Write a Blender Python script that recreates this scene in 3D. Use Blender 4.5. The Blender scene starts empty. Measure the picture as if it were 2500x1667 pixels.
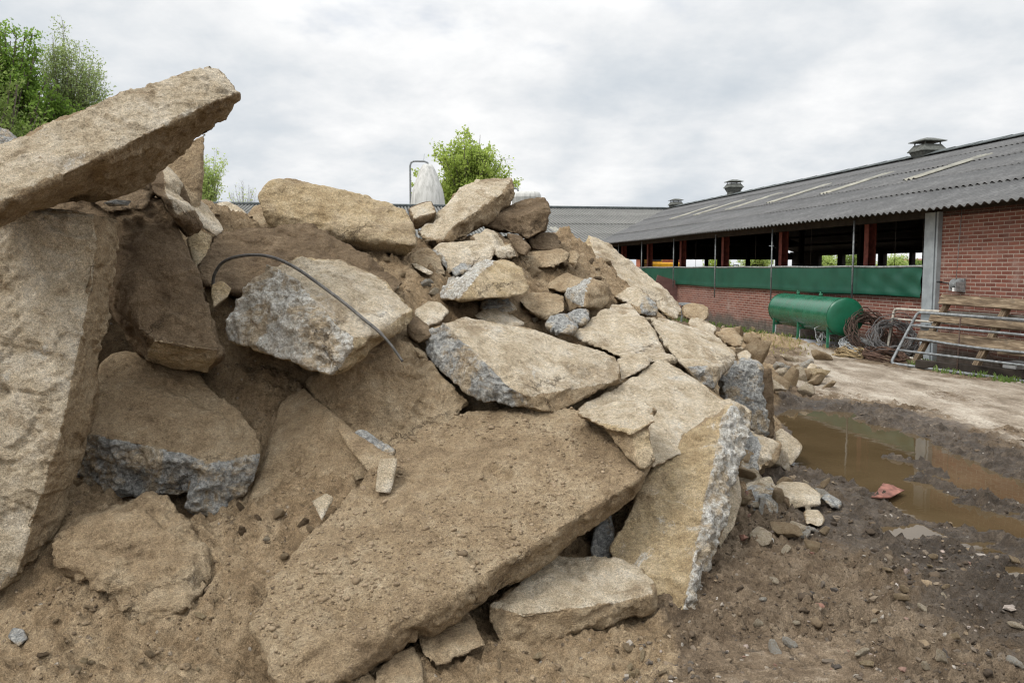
import bpy, bmesh, math, random
import numpy as np
from mathutils import Vector, Matrix
from mathutils.bvhtree import BVHTree

SC = bpy.context.scene
COL = SC.collection
rng = np.random.default_rng(11)
random.seed(5)

# ------------------------------------------------------------------ camera
EYE = 1.60
FPX = 2030.0                      # focal length in photo pixels (2500 wide)
PITCH = math.atan(0.0879)
CP, SP = math.cos(PITCH), math.sin(PITCH)
cam_d = bpy.data.cameras.new("Camera")
cam = bpy.data.objects.new("Camera", cam_d)
COL.objects.link(cam)
cam.location = (0, 0, EYE)
cam.rotation_euler = (math.pi / 2 - PITCH, 0, 0)
cam_d.sensor_width = 36.0
cam_d.lens = FPX / 2500 * 36
cam_d.clip_start = 0.05
cam_d.clip_end = 4000
cam_d.dof.use_dof = True
cam_d.dof.focus_distance = 5.0
cam_d.dof.aperture_fstop = 7.1
SC.camera = cam

def ray(x, y):
    """direction (Y = 1) through the photo point x, y (2352 x 1568 frame)"""
    xs = x / 0.9408 - 1250.0
    ys = y / 0.9406 - 833.5
    dy = FPX * CP - ys * SP
    dz = -FPX * SP - ys * CP
    return Vector((xs / dy, 1.0, dz / dy))

O = Vector((0, 0, EYE))
def at(x, y, Y):
    return O + ray(x, y) * Y
def on_ground(x, y, z=0.0):
    r = ray(x, y)
    return O + r * ((z - EYE) / r.z)
def on_plane(x, y, p0, n):
    r = ray(x, y)
    return O + r * ((p0 - O).dot(n) / r.dot(n))
def face(pts, a, b, c):
    """points of a flat facet: depths from the plane through three (x, y, depth) anchors"""
    A, B, C = at(*a), at(*b), at(*c)
    n = (B - A).cross(C - A).normalized()
    return [(x, y, on_plane(x, y, A, n).y) for x, y in pts]

# barn frame: local x = away from the yard (p), local y = along the front wall (s)
BA = math.radians(9.23)
CA, SA = math.cos(BA), math.sin(BA)
PW = 9.37
NP = Vector((CA, SA, 0))
def atp(x, y, p):
    """point on the vertical plane at distance p, as barn coordinates"""
    q = on_plane(x, y, NP * p, NP)
    return Vector((q.dot(NP), -q.x * SA + q.y * CA, q.z))
def bw(p, s, z):
    return Vector((p * CA - s * SA, p * SA + s * CA, z))

# ------------------------------------------------------------------ noise
_perm = np.random.default_rng(3).permutation(256)
_perm = np.concatenate([_perm, _perm, _perm])
_grad = np.random.default_rng(4).normal(size=(256, 3))
_grad /= np.linalg.norm(_grad, axis=1)[:, None]
def perlin(P):
    P = np.asarray(P, dtype=np.float64)
    i = np.floor(P).astype(np.int64)
    f = P - i
    u = f * f * f * (f * (f * 6 - 15) + 10)
    i &= 255
    out = 0
    for dx in (0, 1):
        wx = u[:, 0] if dx else 1 - u[:, 0]
        for dy in (0, 1):
            wy = u[:, 1] if dy else 1 - u[:, 1]
            for dz in (0, 1):
                wz = u[:, 2] if dz else 1 - u[:, 2]
                h = _perm[_perm[_perm[(i[:, 0] + dx) & 255] + ((i[:, 1] + dy) & 255)] + ((i[:, 2] + dz) & 255)]
                g = _grad[h]
                d = (f[:, 0] - dx) * g[:, 0] + (f[:, 1] - dy) * g[:, 1] + (f[:, 2] - dz) * g[:, 2]
                out = out + wx * wy * wz * d
    return out * 1.6
def fbm(P, oct=4, gain=0.5, lac=2.03, ridged=False):
    a, s, t = 1.0, 0.0, 0.0
    P = np.asarray(P, dtype=np.float64)
    for k in range(oct):
        n = perlin(P + 17.3 * k)
        if ridged:
            n = 1 - 2 * np.abs(n)
        s = s + a * n
        t += a
        a *= gain
        P = P * lac
    return s / t
def smooth(e0, e1, x):
    t = np.clip((x - e0) / (e1 - e0), 0, 1)
    return t * t * (3 - 2 * t)

# ------------------------------------------------------------------ linking and tags
def tag(o, label=None, cat=None, group=None, kind=None):
    if label: o["label"] = label
    if cat: o["category"] = cat
    if group: o["group"] = group
    if kind: o["kind"] = kind
    return o
def link_mesh(name, me, mat=None, parent=None):
    o = bpy.data.objects.new(name, me)
    COL.objects.link(o)
    if mat is not None:
        for m in (mat if isinstance(mat, (list, tuple)) else [mat]):
            me.materials.append(m)
    if parent is not None:
        o.parent = parent
    return o
def empty(name, label, cat, loc=(0, 0, 0), rotz=0, group=None):
    o = bpy.data.objects.new(name, None)
    COL.objects.link(o)
    o.location = loc
    o.rotation_euler = (0, 0, rotz)
    return tag(o, label, cat, group)
def np_mesh(name, V, F, smooth_=True, attrs=None):
    me = bpy.data.meshes.new(name)
    V = np.ascontiguousarray(V, dtype=np.float32)
    n, m, k = len(V), len(F), F.shape[1]
    me.vertices.add(n)
    me.vertices.foreach_set("co", V.ravel())
    me.loops.add(m * k)
    me.loops.foreach_set("vertex_index", np.ascontiguousarray(F, dtype=np.int32).ravel())
    me.polygons.add(m)
    me.polygons.foreach_set("loop_start", np.arange(0, m * k, k, dtype=np.int32))
    me.polygons.foreach_set("use_smooth", np.full(m, smooth_, dtype=bool))
    for a, d in (attrs or {}).items():
        at_ = me.attributes.new(a, "FLOAT", "POINT")
        at_.data.foreach_set("value", np.ascontiguousarray(d, dtype=np.float32))
    me.update(calc_edges=True)
    return me

class MB:
    """collects simple solids into one mesh"""
    def __init__(s): s.bm = bmesh.new()
    def box(s, c, size, rot=None):
        M = Matrix.Translation(c) @ (rot.to_4x4() if rot is not None else Matrix()) @ Matrix.Diagonal((*size, 1))
        bmesh.ops.create_cube(s.bm, size=1, matrix=M)
        return s
    def bar(s, a, b, w, h, up=(0, 0, 1)):
        a, b = Vector(a), Vector(b)
        d = b - a
        L = d.length
        z = d.normalized()
        x = Vector(up).cross(z)
        if x.length < 1e-4: x = Vector((1, 0, 0))
        x.normalize()
        y = z.cross(x)
        R = Matrix((x, y, z)).transposed()
        return s.box((a + b) / 2, (w, h, L), R)
    def tube(s, pts, r, seg=8, caps=True):
        pts = [Vector(p) for p in pts]
        n = len(pts)
        rs = r if isinstance(r, (list, tuple)) else [r] * n
        rings = []
        x = None
        for i, p in enumerate(pts):
            d = (pts[min(i + 1, n - 1)] - pts[max(i - 1, 0)]).normalized()
            if x is None:
                x = d.orthogonal().normalized()
            else:
                x = (x - d * x.dot(d)).normalized()
            y = d.cross(x)
            rings.append([s.bm.verts.new(p + (x * math.cos(2 * math.pi * k / seg) + y * math.sin(2 * math.pi * k / seg)) * rs[i]) for k in range(seg)])
        for a, b in zip(rings, rings[1:]):
            for k in range(seg):
                s.bm.faces.new((a[k], a[(k + 1) % seg], b[(k + 1) % seg], b[k])).smooth = True
        if caps:
            s.bm.faces.new(rings[0][::-1]); s.bm.faces.new(rings[-1])
        return s
    def lathe(s, prof, seg=32, M=None, smooth_=True):
        M = M or Matrix()
        rings = []
        for r, z in prof:
            if r < 1e-6:
                rings.append([s.bm.verts.new(M @ Vector((0, 0, z)))])
            else:
                rings.append([s.bm.verts.new(M @ Vector((r * math.cos(2 * math.pi * k / seg), r * math.sin(2 * math.pi * k / seg), z))) for k in range(seg)])
        for a, b in zip(rings, rings[1:]):
            for k in range(seg):
                k2 = (k + 1) % seg
                if len(a) == 1 and len(b) == 1: continue
                if len(a) == 1: f = s.bm.faces.new((a[0], b[k2], b[k]))
                elif len(b) == 1: f = s.bm.faces.new((a[k], a[k2], b[0]))
                else: f = s.bm.faces.new((a[k], a[k2], b[k2], b[k]))
                f.smooth = smooth_
        return s
    def quad(s, *p):
        s.bm.faces.new([s.bm.verts.new(Vector(q)) for q in p])
        return s
    def build(s, name, mat, parent=None, bevel=0):
        if bevel:
            bmesh.ops.bevel(s.bm, geom=s.bm.edges[:], offset=bevel, segments=1, affect='EDGES', clamp_overlap=True)
        me = bpy.data.meshes.new(name)
        s.bm.normal_update()
        s.bm.to_mesh(me)
        s.bm.free()
        return link_mesh(name, me, mat, parent)

# ------------------------------------------------------------------ shader helper
class NT:
    def __init__(s, name, rough=0.9, spec=0.3, metal=0.0):
        s.m = bpy.data.materials.new(name)
        s.m.use_nodes = True
        s.t = s.m.node_tree
        s.b = s.t.nodes["Principled BSDF"]
        s.b.inputs["Roughness"].default_value = rough
        s.b.inputs["Specular IOR Level"].default_value = spec
        s.b.inputs["Metallic"].default_value = metal
        s._tc = None
    def n(s, typ, **kw):
        nd = s.t.nodes.new(typ)
        for k, v in kw.items(): setattr(nd, k, v)
        return nd
    def put(s, sock, v):
        if isinstance(v, bpy.types.NodeSocket): s.t.links.new(v, sock)
        elif v is not None:
            if isinstance(v, (tuple, list)) and len(v) == 3 and sock.type == 'RGBA': v = (*v, 1)
            sock.default_value = v
    @property
    def obj(s):
        if s._tc is None: s._tc = s.n("ShaderNodeTexCoord")
        return s._tc.outputs["Object"]
    @property
    def pos(s):
        return s.n("ShaderNodeNewGeometry").outputs["Position"]
    def noise(s, scale, detail=4, rough=0.55, vec=None, dist=0.0, color=False):
        nd = s.n("ShaderNodeTexNoise")
        s.put(nd.inputs["Vector"], vec if vec is not None else s.obj)
        s.put(nd.inputs["Scale"], scale); s.put(nd.inputs["Detail"], detail)
        nd.inputs["Roughness"].default_value = rough; nd.inputs["Distortion"].default_value = dist
        return nd.outputs["Color" if color else "Fac"]
    def voro(s, scale, vec=None, feature='F1', out="Distance", rand=1.0):
        nd = s.n("ShaderNodeTexVoronoi", feature=feature)
        s.put(nd.inputs["Vector"], vec if vec is not None else s.obj)
        nd.inputs["Scale"].default_value = scale; nd.inputs["Randomness"].default_value = rand
        return nd.outputs[out]
    def ramp(s, f, *stops):
        nd = s.n("ShaderNodeValToRGB")
        e = nd.color_ramp.elements
        while len(e) < len(stops): e.new(0.5)
        for el, (p, c) in zip(e, stops):
            el.position = p
            el.color = (*c, 1) if isinstance(c, (tuple, list)) else (c, c, c, 1)
        s.put(nd.inputs[0], f)
        return nd.outputs[0]
    def mth(s, op, a, b=None, c=None, clamp=False):
        nd = s.n("ShaderNodeMath", operation=op, use_clamp=clamp)
        for i, v in enumerate((a, b, c)):
            if v is not None: s.put(nd.inputs[i], v)
        return nd.outputs[0]
    def mix(s, f, a, b, mode='MIX'):
        nd = s.n("ShaderNodeMix", data_type='RGBA', blend_type=mode)
        s.put(nd.inputs[0], f); s.put(nd.inputs[6], a); s.put(nd.inputs[7], b)
        return nd.outputs[2]
    def attr(s, name):
        return s.n("ShaderNodeAttribute", attribute_name=name).outputs["Fac"]
    def step(s, x, lo, hi):
        nd = s.n("ShaderNodeMapRange", interpolation_type='SMOOTHSTEP')
        s.put(nd.inputs[0], x); nd.inputs[1].default_value = lo; nd.inputs[2].default_value = hi
        return nd.outputs[0]
    def bump(s, h, strength=0.5, dist=0.01, normal=None):
        nd = s.n("ShaderNodeBump")
        s.put(nd.inputs["Height"], h); s.put(nd.inputs["Strength"], strength)
        nd.inputs["Distance"].default_value = dist
        if normal is not None: s.put(nd.inputs["Normal"], normal)
        return nd.outputs[0]
    def scale(s, vec, sc):
        nd = s.n("ShaderNodeMapping")
        s.put(nd.inputs["Vector"], vec); nd.inputs["Scale"].default_value = sc
        return nd.outputs[0]
    def col(s, c): s.put(s.b.inputs["Base Color"], c); return s
    def rough(s, r): s.put(s.b.inputs["Roughness"], r); return s
    def nrm(s, n): s.put(s.b.inputs["Normal"], n); return s

def simple(name, c, rough=0.7, var=0.25, scale=8, metal=0.0, spec=0.3, bump=0.0, vec=None):
    t = NT(name, rough, spec, metal)
    n = t.noise(scale, 6, 0.6)
    t.col(t.mix(t.step(n, 0.3, 0.7), tuple(v * (1 - var) for v in c), tuple(min(1, v * (1 + var)) for v in c)))
    if bump: t.nrm(t.bump(t.noise(scale * 6, 4), bump, 0.01))
    return t.m

# rubble: crusted concrete; attributes say where it is freshly broken, pale, ochre or dark with wet earth
def rubble_material():
    t = NT("rubble", 0.92, 0.15)
    big = t.noise(1.9, 6, 0.62)
    mid = t.noise(9, 8, 0.66)
    fin = t.noise(46, 6, 0.72)
    grain = t.noise(150, 4, 0.75)
    m1 = t.mth('ADD', t.mth('MULTIPLY', big, 0.50), t.mth('MULTIPLY', mid, 0.50))
    earth = t.ramp(m1, (0.34, (0.215, 0.152, 0.092)), (0.48, (0.365, 0.270, 0.166)), (0.62, (0.475, 0.375, 0.250)))
    pale = t.ramp(m1, (0.34, (0.355, 0.272, 0.175)), (0.47, (0.525, 0.435, 0.310)), (0.56, (0.63, 0.545, 0.42)), (0.66, (0.68, 0.62, 0.52)))
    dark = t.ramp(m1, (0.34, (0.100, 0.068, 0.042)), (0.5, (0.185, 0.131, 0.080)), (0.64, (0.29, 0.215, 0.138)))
    ochre = t.ramp(m1, (0.34, (0.30, 0.210, 0.112)), (0.48, (0.475, 0.365, 0.218)), (0.64, (0.63, 0.52, 0.36)))
    cell = t.voro(64, out="Color")
    sep = t.n("ShaderNodeSeparateColor"); t.put(sep.inputs[0], cell)
    agg = t.mth('ADD', t.mth('MULTIPLY', sep.outputs[0], 0.16), t.mth('MULTIPLY', fin, 0.50))
    agg = t.mth('ADD', agg, t.mth('MULTIPLY', mid, 0.40))
    fresh = t.ramp(agg, (0.36, (0.205, 0.207, 0.200)), (0.50, (0.335, 0.334, 0.318)), (0.60, (0.435, 0.430, 0.405)), (0.72, (0.55, 0.535, 0.49)))
    white = t.ramp(agg, (0.36, (0.36, 0.31, 0.24)), (0.48, (0.53, 0.49, 0.42)), (0.58, (0.63, 0.61, 0.56)), (0.70, (0.72, 0.71, 0.67)))
    fresh = t.mix(t.attr("white"), fresh, white)
    fresh = t.mix(t.mth('MULTIPLY', t.step(t.noise(4.6, 8, 0.72, dist=0.4), 0.48, 0.60), 0.8), fresh, t.mix(0.35, earth, ochre))
    jag = t.mth('ADD', t.mth('MULTIPLY', t.mth('SUBTRACT', mid, 0.5), 1.5), t.mth('MULTIPLY', t.mth('SUBTRACT', fin, 0.5), 0.7))
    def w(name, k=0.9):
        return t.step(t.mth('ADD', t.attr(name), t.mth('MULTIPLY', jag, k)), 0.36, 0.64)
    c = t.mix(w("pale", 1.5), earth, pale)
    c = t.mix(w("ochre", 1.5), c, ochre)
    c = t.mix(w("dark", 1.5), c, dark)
    # patches of dust and crusted earth on the clean faces
    du = t.step(t.noise(2.7, 8, 0.7, dist=0.5), 0.51, 0.60)
    c = t.mix(t.mth('MULTIPLY', du, t.mth('MULTIPLY', t.mth('ADD', t.attr("pale"), t.attr("ochre"), clamp=True), 0.62)), c, t.mix(0.35, earth, dark))
    c = t.mix(w("fresh", 1.0), c, fresh)
    sc = t.step(t.noise(4.3, 9, 0.78, dist=0.8), 0.575, 0.66)
    c = t.mix(t.mth('MULTIPLY', sc, t.mth('MULTIPLY', t.mth('ADD', t.attr("pale"), t.attr("fresh"), clamp=True), 0.75)), c, (0.60, 0.57, 0.51))
    sp = t.step(t.noise(19, 7, 0.75), 0.60, 0.69)
    c = t.mix(t.mth('MULTIPLY', sp, 0.5), c, (0.062, 0.045, 0.031))
    # hairline cracks
    wv = t.n("ShaderNodeVectorMath", operation='ADD'); t.put(wv.inputs[0], t.obj)
    nv = t.n("ShaderNodeVectorMath", operation='SCALE'); t.put(nv.inputs[0], t.noise(3.2, 6, 0.7, color=True)); nv.inputs["Scale"].default_value = 0.45
    t.put(wv.inputs[1], nv.outputs[0])
    cr = t.voro(1.5, wv.outputs[0], 'DISTANCE_TO_EDGE')
    crk = t.mth('MULTIPLY', t.mth('SUBTRACT', 1.0, t.step(cr, 0.002, 0.014)), t.step(t.noise(1.1, 3, 0.5), 0.56, 0.64))
    c = t.mix(t.mth('MULTIPLY', crk, 0.5), c, (0.05, 0.037, 0.026))
    g = t.mth('MULTIPLY_ADD', grain, 3.4, -0.68)
    g = t.mth('MULTIPLY', g, t.mth('MULTIPLY_ADD', fin, 2.0, 0.03))
    gg = t.n("ShaderNodeCombineColor")
    for i in range(3): t.put(gg.inputs[i], g)
    c = t.mix(0.75, c, gg.outputs[0], 'MULTIPLY')
    t.col(c)
    h = t.mth('ADD', t.mth('MULTIPLY', fin, 0.9), t.mth('MULTIPLY', grain, 0.35))
    h = t.mth('ADD', h, t.mth('MULTIPLY', mid, 1.1))
    h = t.mth('SUBTRACT', h, t.mth('MULTIPLY', crk, 0.6))
    vd = t.voro(30)
    h = t.mth('ADD', h, t.mth('MULTIPLY', t.mth('MULTIPLY', vd, -1.0), t.mth('MULTIPLY_ADD', t.attr("fresh"), 0.5, 0.15)))
    t.nrm(t.bump(h, 1.0, 0.042))
    return t.m
M_RUB = rubble_material()
# ------------------------------------------------------------------ rubble pieces
def laplace(V, E, it, lam=0.5):
    deg = np.zeros(len(V)); np.add.at(deg, E[:, 0], 1); np.add.at(deg, E[:, 1], 1)
    deg = np.maximum(deg, 1)[:, None]
    for _ in range(it):
        S = np.zeros_like(V)
        for k in range(V.shape[1]):
            S[:, k] = np.bincount(E[:, 0], V[E[:, 1], k], len(V)) + np.bincount(E[:, 1], V[E[:, 0], k], len(V))
        V = V + lam * (S / deg - V)
    return V
def mesh_arrays(me):
    n = len(me.vertices)
    V = np.empty(n * 3); me.vertices.foreach_get("co", V); V = V.reshape(-1, 3)
    E = np.empty(len(me.edges) * 2, dtype=np.int64); me.edges.foreach_get("vertices", E); E = E.reshape(-1, 2)
    F = np.empty(len(me.loops), dtype=np.int64); me.loops.foreach_get("vertex_index", F)
    return V, E, F.reshape(-1, 4)
def normals_of(V, F):
    N = np.cross(V[F[:, 2]] - V[F[:, 0]], V[F[:, 3]] - V[F[:, 1]])
    out = np.zeros_like(V)
    for c in range(4):
        for k in range(3):
            out[:, k] += np.bincount(F[:, c], N[:, k], len(V))
    return out / np.maximum(np.linalg.norm(out, axis=1), 1e-12)[:, None]

ROCKS = []
GROUP = "broken concrete heaped in the rubble pile"
def rock(name, label, cat, blocks, back=0.35, shrink=0.85, rough=1.0, roundn=1.0, low=1.0, vox=None,
         fresh=(), pale=(), ochre=(), dark=(), white=0.0, base="earth", group=GROUP, extra=(), down=0.0, mat=None):
    """blocks: lists of (x, y, depth) outline points; each block is the hull of those points and of
    their copies pushed back along the line of sight by back metres"""
    if isinstance(blocks[0], tuple): blocks = [blocks]
    if name in ("rubble_stone", "boulder"): low *= 0.55; roundn *= 0.75
    bm = bmesh.new()
    planes, zmin = [], 99
    for bi, pts in enumerate(blocks):
        P = [at(*p) for p in pts]
        C = sum(P, Vector()) / len(P)
        zmin = min(zmin, min(p[2] for p in pts))
        bk = back[bi] if isinstance(back, (tuple, list)) else back
        Q = []
        for p in P:
            q = C + (p - C) * shrink
            d = (q - O).normalized()
            Q.append(q + d * bk + Vector((0, 0, -down)))
        Q += [at(*p) for p in extra] if bi == 0 else []
        vs = [bm.verts.new(p) for p in P + Q]
        h = bmesh.ops.convex_hull(bm, input=vs)
        dead = [g for g in h["geom_interior"] + h["geom_unused"] if isinstance(g, bmesh.types.BMVert)]
        bmesh.ops.delete(bm, geom=list(set(dead)), context='VERTS')
    bmesh.ops.recalc_face_normals(bm, faces=bm.faces[:])
    bm.normal_update()
    bvh = BVHTree.FromBMesh(bm)
    def facets(seeds):
        out = []
        for x, y in seeds:
            loc, n, i, d = bvh.ray_cast(O, ray(x, y).normalized())
            if loc is not None: out.append((np.array(n), float(n.dot(loc))))
            else: print("no facet", name, x, y)
        return out
    tags = {k: facets(v) if v != "all" else "all" for k, v in (("fresh", fresh), ("pale", pale), ("ochre", ochre), ("dark", dark))}
    me = bpy.data.meshes.new("hull"); bm.to_mesh(me); bm.free()
    tmp = bpy.data.objects.new("hull", me); COL.objects.link(tmp)
    vx = vox or max(0.0095, 0.0027 * zmin)
    md = tmp.modifiers.new("r", 'REMESH'); md.mode = 'VOXEL'; md.voxel_size = vx; md.adaptivity = 0
    dg = bpy.context.evaluated_depsgraph_get()
    ev = tmp.evaluated_get(dg)
    me2 = bpy.data.meshes.new_from_object(ev)
    V, E, F = mesh_arrays(me2)
    bpy.data.objects.remove(tmp); bpy.data.meshes.remove(me); bpy.data.meshes.remove(me2)
    size = float(np.linalg.norm(V.max(0) - V.min(0)))
    seed = len(ROCKS) * 7.77
    V0 = V
    it = int(max(1, round((0.017 * roundn * min(1.0, size) / vx) ** 2 * 1.0)))
    it = min(it, 40)
    # low waviness before rounding
    N = normals_of(V, F)
    S = V + seed
    V = V + N * (low * 0.028 * min(size, 1.6) * fbm(S * (2.2 / max(size, 0.5) ** 0.7), 3))[:, None]
    V1 = laplace(V, E, it)
    edge = np.linalg.norm(V1 - V, axis=1)
    V = V1
    N = normals_of(V, F)
    att = {}
    for k in ("fresh", "pale", "ochre", "dark"):
        w = np.zeros(len(V))
        if tags[k] == "all": w[:] = 1
        else:
            for n, d in tags[k]:
                off = V0 @ n - d
                w = np.maximum(w, smooth(0.80, 0.93, N @ n) * smooth(-0.14, -0.07, off))
        if base == k: w = np.maximum(w, 1.0)
        att[k] = w
    for k in ("pale", "ochre", "dark"):
        if base == k:
            for j in ("fresh", "pale", "ochre", "dark"):
                if j != k: att[k] = att[k] * (1 - att[j])
    A = np.stack([att[k] for k in ("fresh", "pale", "ochre", "dark")], 1)
    A = laplace(A, E, 2)
    fr = A[:, 0]
    am = 0.0165 * rough * min(1.0, 0.45 + size * 0.5)
    d = am * fbm(S * 5.5, 5, 0.6)
    d += am * 0.55 * fbm(S * 21, 3, 0.65) * (0.6 + 0.8 * smooth(-0.2, 0.3, perlin(S * 2.3 + 12)))
    r = 1 - np.abs(perlin(S * 8)) * 2
    r2 = 1 - np.abs(perlin(S * 19 + 4)) * 2
    d += fr * am * (1.2 * r + 0.7 * r2 + 0.7 * fbm(S * 34, 2))
    # shallow flaked-off scales with a crisp rim
    fl = smooth(0.02, 0.07, fbm(S * 3.1 + 45, 4, 0.6))
    d -= fl * 0.009 * rough * min(1.0, size)
    # chipped edges and a few gouges
    chip = smooth(0.004, 0.02, edge) * np.maximum(0, perlin(S * 9 + 5) + 0.1)
    d -= 0.045 * rough * chip * min(1.0, size)
    gouge = smooth(0.42, 0.62, perlin(S * 3.4 + 31))
    d -= gouge * 0.022 * rough * min(1.0, size) * (1 + perlin(S * 16))
    strat = smooth(0.0, 0.12, perlin(S * np.array([2.6, 2.6, 5.0]) + 77))
    d += (strat - 0.5) * 0.012 * rough * min(1.0, size)
    V = V + N * d[:, None]
    c = V.mean(0); c[2] = V[:, 2].min()
    o = link_mesh(name, np_mesh(name, V - c, F, True, {**dict(zip(("fresh", "pale", "ochre", "dark"), A.T)), "white": np.full(len(V), white)}), mat or M_RUB)
    o.location = c
    tag(o, label, cat, group, "thing")
    ROCKS.append((o, V, F))
    return o

SLAB, BLK, BLD, STN = "concrete slab", "concrete block", "boulder", "stone"

# --- left side of the heap
rock("concrete_slab", "tall upright slab leaning at the left end of the heap", SLAB,
     [(-260, 440, 4.02), (0, 466, 4.12), (120, 470, 4.2), (215, 482, 4.27), (224, 552, 4.22), (217, 644, 4.14), (190, 746, 4.06), (150, 954, 3.94), (120, 1021, 3.9),
      (80, 1165, 3.82), (40, 1330, 3.72), (-260, 1500, 3.5), (278, 505, 4.45), (276, 600, 4.4), (248, 729, 4.33), (234, 834, 4.26), (211, 954, 4.18), (160, 1097, 4.08), (116, 1258, 3.96), (50, 1325, 3.9)],
     back=0.22, shrink=0.97, rough=1.5, roundn=0.5, pale=[(60, 650), (100, 950), (30, 1150), (-40, 800)])
rock("concrete_beam", "long slanted slab jutting into the sky on top of the heap", SLAB,
     [(-220, 430, 3.65), (0, 340, 3.98), (51, 330, 4.05), (112, 296, 4.12), (190, 262, 4.22), (292, 224, 4.35), (378, 192, 4.48), (408, 173, 4.54), (456, 160, 4.62), (483, 146, 4.68), (507, 153, 4.68), (554, 214, 4.6),
      (493, 235, 4.42), (384, 282, 4.24), (299, 320, 4.08), (200, 377, 3.9), (95, 418, 3.76), (20, 466, 3.66), (-200, 560, 3.4),
      (534, 241, 4.8), (513, 282, 4.9), (442, 347, 4.86), (371, 384, 4.84), (326, 422, 4.8), (204, 456, 4.6), (68, 480, 4.35)],
     back=0.12, shrink=0.9, rough=1.4, roundn=0.6, pale=[(300, 260), (150, 340), (430, 200), (500, 180), (40, 400)])
rock("boulder", "big dark earth-caked boulder wedged right of the upright slab", BLD,
     [(240, 500, 4.9), (236, 600, 4.95), (245, 700, 4.95), (300, 440, 4.95), (375, 455, 5.1), (405, 525, 5.05), (452, 625, 4.9), (490, 715, 4.7), (510, 800, 4.55), (320, 765, 4.45), (350, 790, 4.45), (430, 800, 4.48), (500, 808, 4.52),
      (330, 830, 4.65), (400, 852, 4.75), (470, 855, 4.78), (510, 822, 4.72), (282, 715, 4.62)],
     back=0.55, rough=1.5, base="dark", ochre=[(410, 828)])
rock("rubble_stone", "dark jagged stone jammed under the jutting slab's belly", STN,
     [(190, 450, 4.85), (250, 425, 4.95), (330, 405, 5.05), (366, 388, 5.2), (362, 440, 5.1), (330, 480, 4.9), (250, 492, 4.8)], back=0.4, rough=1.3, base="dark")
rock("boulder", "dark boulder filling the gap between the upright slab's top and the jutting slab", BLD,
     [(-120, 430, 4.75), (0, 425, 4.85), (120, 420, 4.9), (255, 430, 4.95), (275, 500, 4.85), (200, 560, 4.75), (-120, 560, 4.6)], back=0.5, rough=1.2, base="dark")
rock("rubble_stone", "thin slate-like sliver under the jutting slab", STN,
     [(236, 466, 4.72), (262, 459, 4.78), (302, 462, 4.78), (296, 472, 4.72), (250, 474, 4.7)], back=0.08, rough=0.3, roundn=0.4, base="fresh")
rock("boulder", "bluish boulder behind the jutting slab's left end", BLD,
     [(-70, 340, 5.2), (-30, 298, 5.3), (10, 303, 5.35), (32, 318, 5.3), (50, 338, 5.2), (10, 390, 5.1), (-70, 390, 5.1)], back=0.4, rough=1.0, base="fresh")
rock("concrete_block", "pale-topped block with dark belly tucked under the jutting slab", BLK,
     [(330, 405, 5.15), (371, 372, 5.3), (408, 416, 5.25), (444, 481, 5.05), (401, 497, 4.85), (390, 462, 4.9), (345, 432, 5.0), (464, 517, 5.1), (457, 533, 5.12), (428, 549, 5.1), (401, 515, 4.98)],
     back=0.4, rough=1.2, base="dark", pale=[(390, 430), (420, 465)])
rock("concrete_slab", "narrow brown slab standing upright behind the jutting slab", SLAB,
     [(372, 392, 5.7), (415, 335, 5.8), (474, 302, 5.85), (469, 345, 5.85), (456, 408, 5.75), (447, 446, 5.7), (458, 485, 5.7), (390, 485, 5.6)], back=0.2, rough=1.0)
rock("concrete_slab", "cream sloping slab below the upright brown slab", SLAB,
     [(430, 440, 5.75), (450, 455, 5.8), (480, 471, 5.8), (500, 505, 5.75), (517, 529, 5.7), (497, 545, 5.6), (459, 522, 5.6), (440, 490, 5.6)], back=0.25, rough=0.8, base="pale")
rock("rubble_stone", "tan stone below the cream sloping slab", STN,
     [(428, 549, 5.5), (456, 525, 5.55), (492, 542, 5.55), (487, 565, 5.5), (472, 620, 5.35), (455, 640, 5.3), (436, 600, 5.4)], back=0.3, rough=0.9, ochre=[(460, 560)])
rock("rubble_stone", "tan fist-shaped stone under the start of the black cable", STN,
     [(486, 652, 4.95), (510, 642, 4.97), (533, 661, 4.97), (524, 684, 4.9), (490, 708, 4.85), (482, 680, 4.9)], back=0.2, rough=0.6, base="ochre")
rock("rubble_stone", "pale stone on the skyline behind the dark earth bank", STN,
     [(495, 470, 8.2), (520, 462, 8.3), (548, 470, 8.3), (570, 488, 8.2), (560, 520, 8.0), (510, 510, 8.0)], back=0.5, base="pale")
rock("rubble_stone", "brown rounded stone at the left foot of the big tan slab", STN,
     [(566, 490, 6.6), (582, 470, 6.7), (606, 465, 6.7), (620, 500, 6.6), (612, 540, 6.4), (570, 535, 6.4)], back=0.4)

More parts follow.
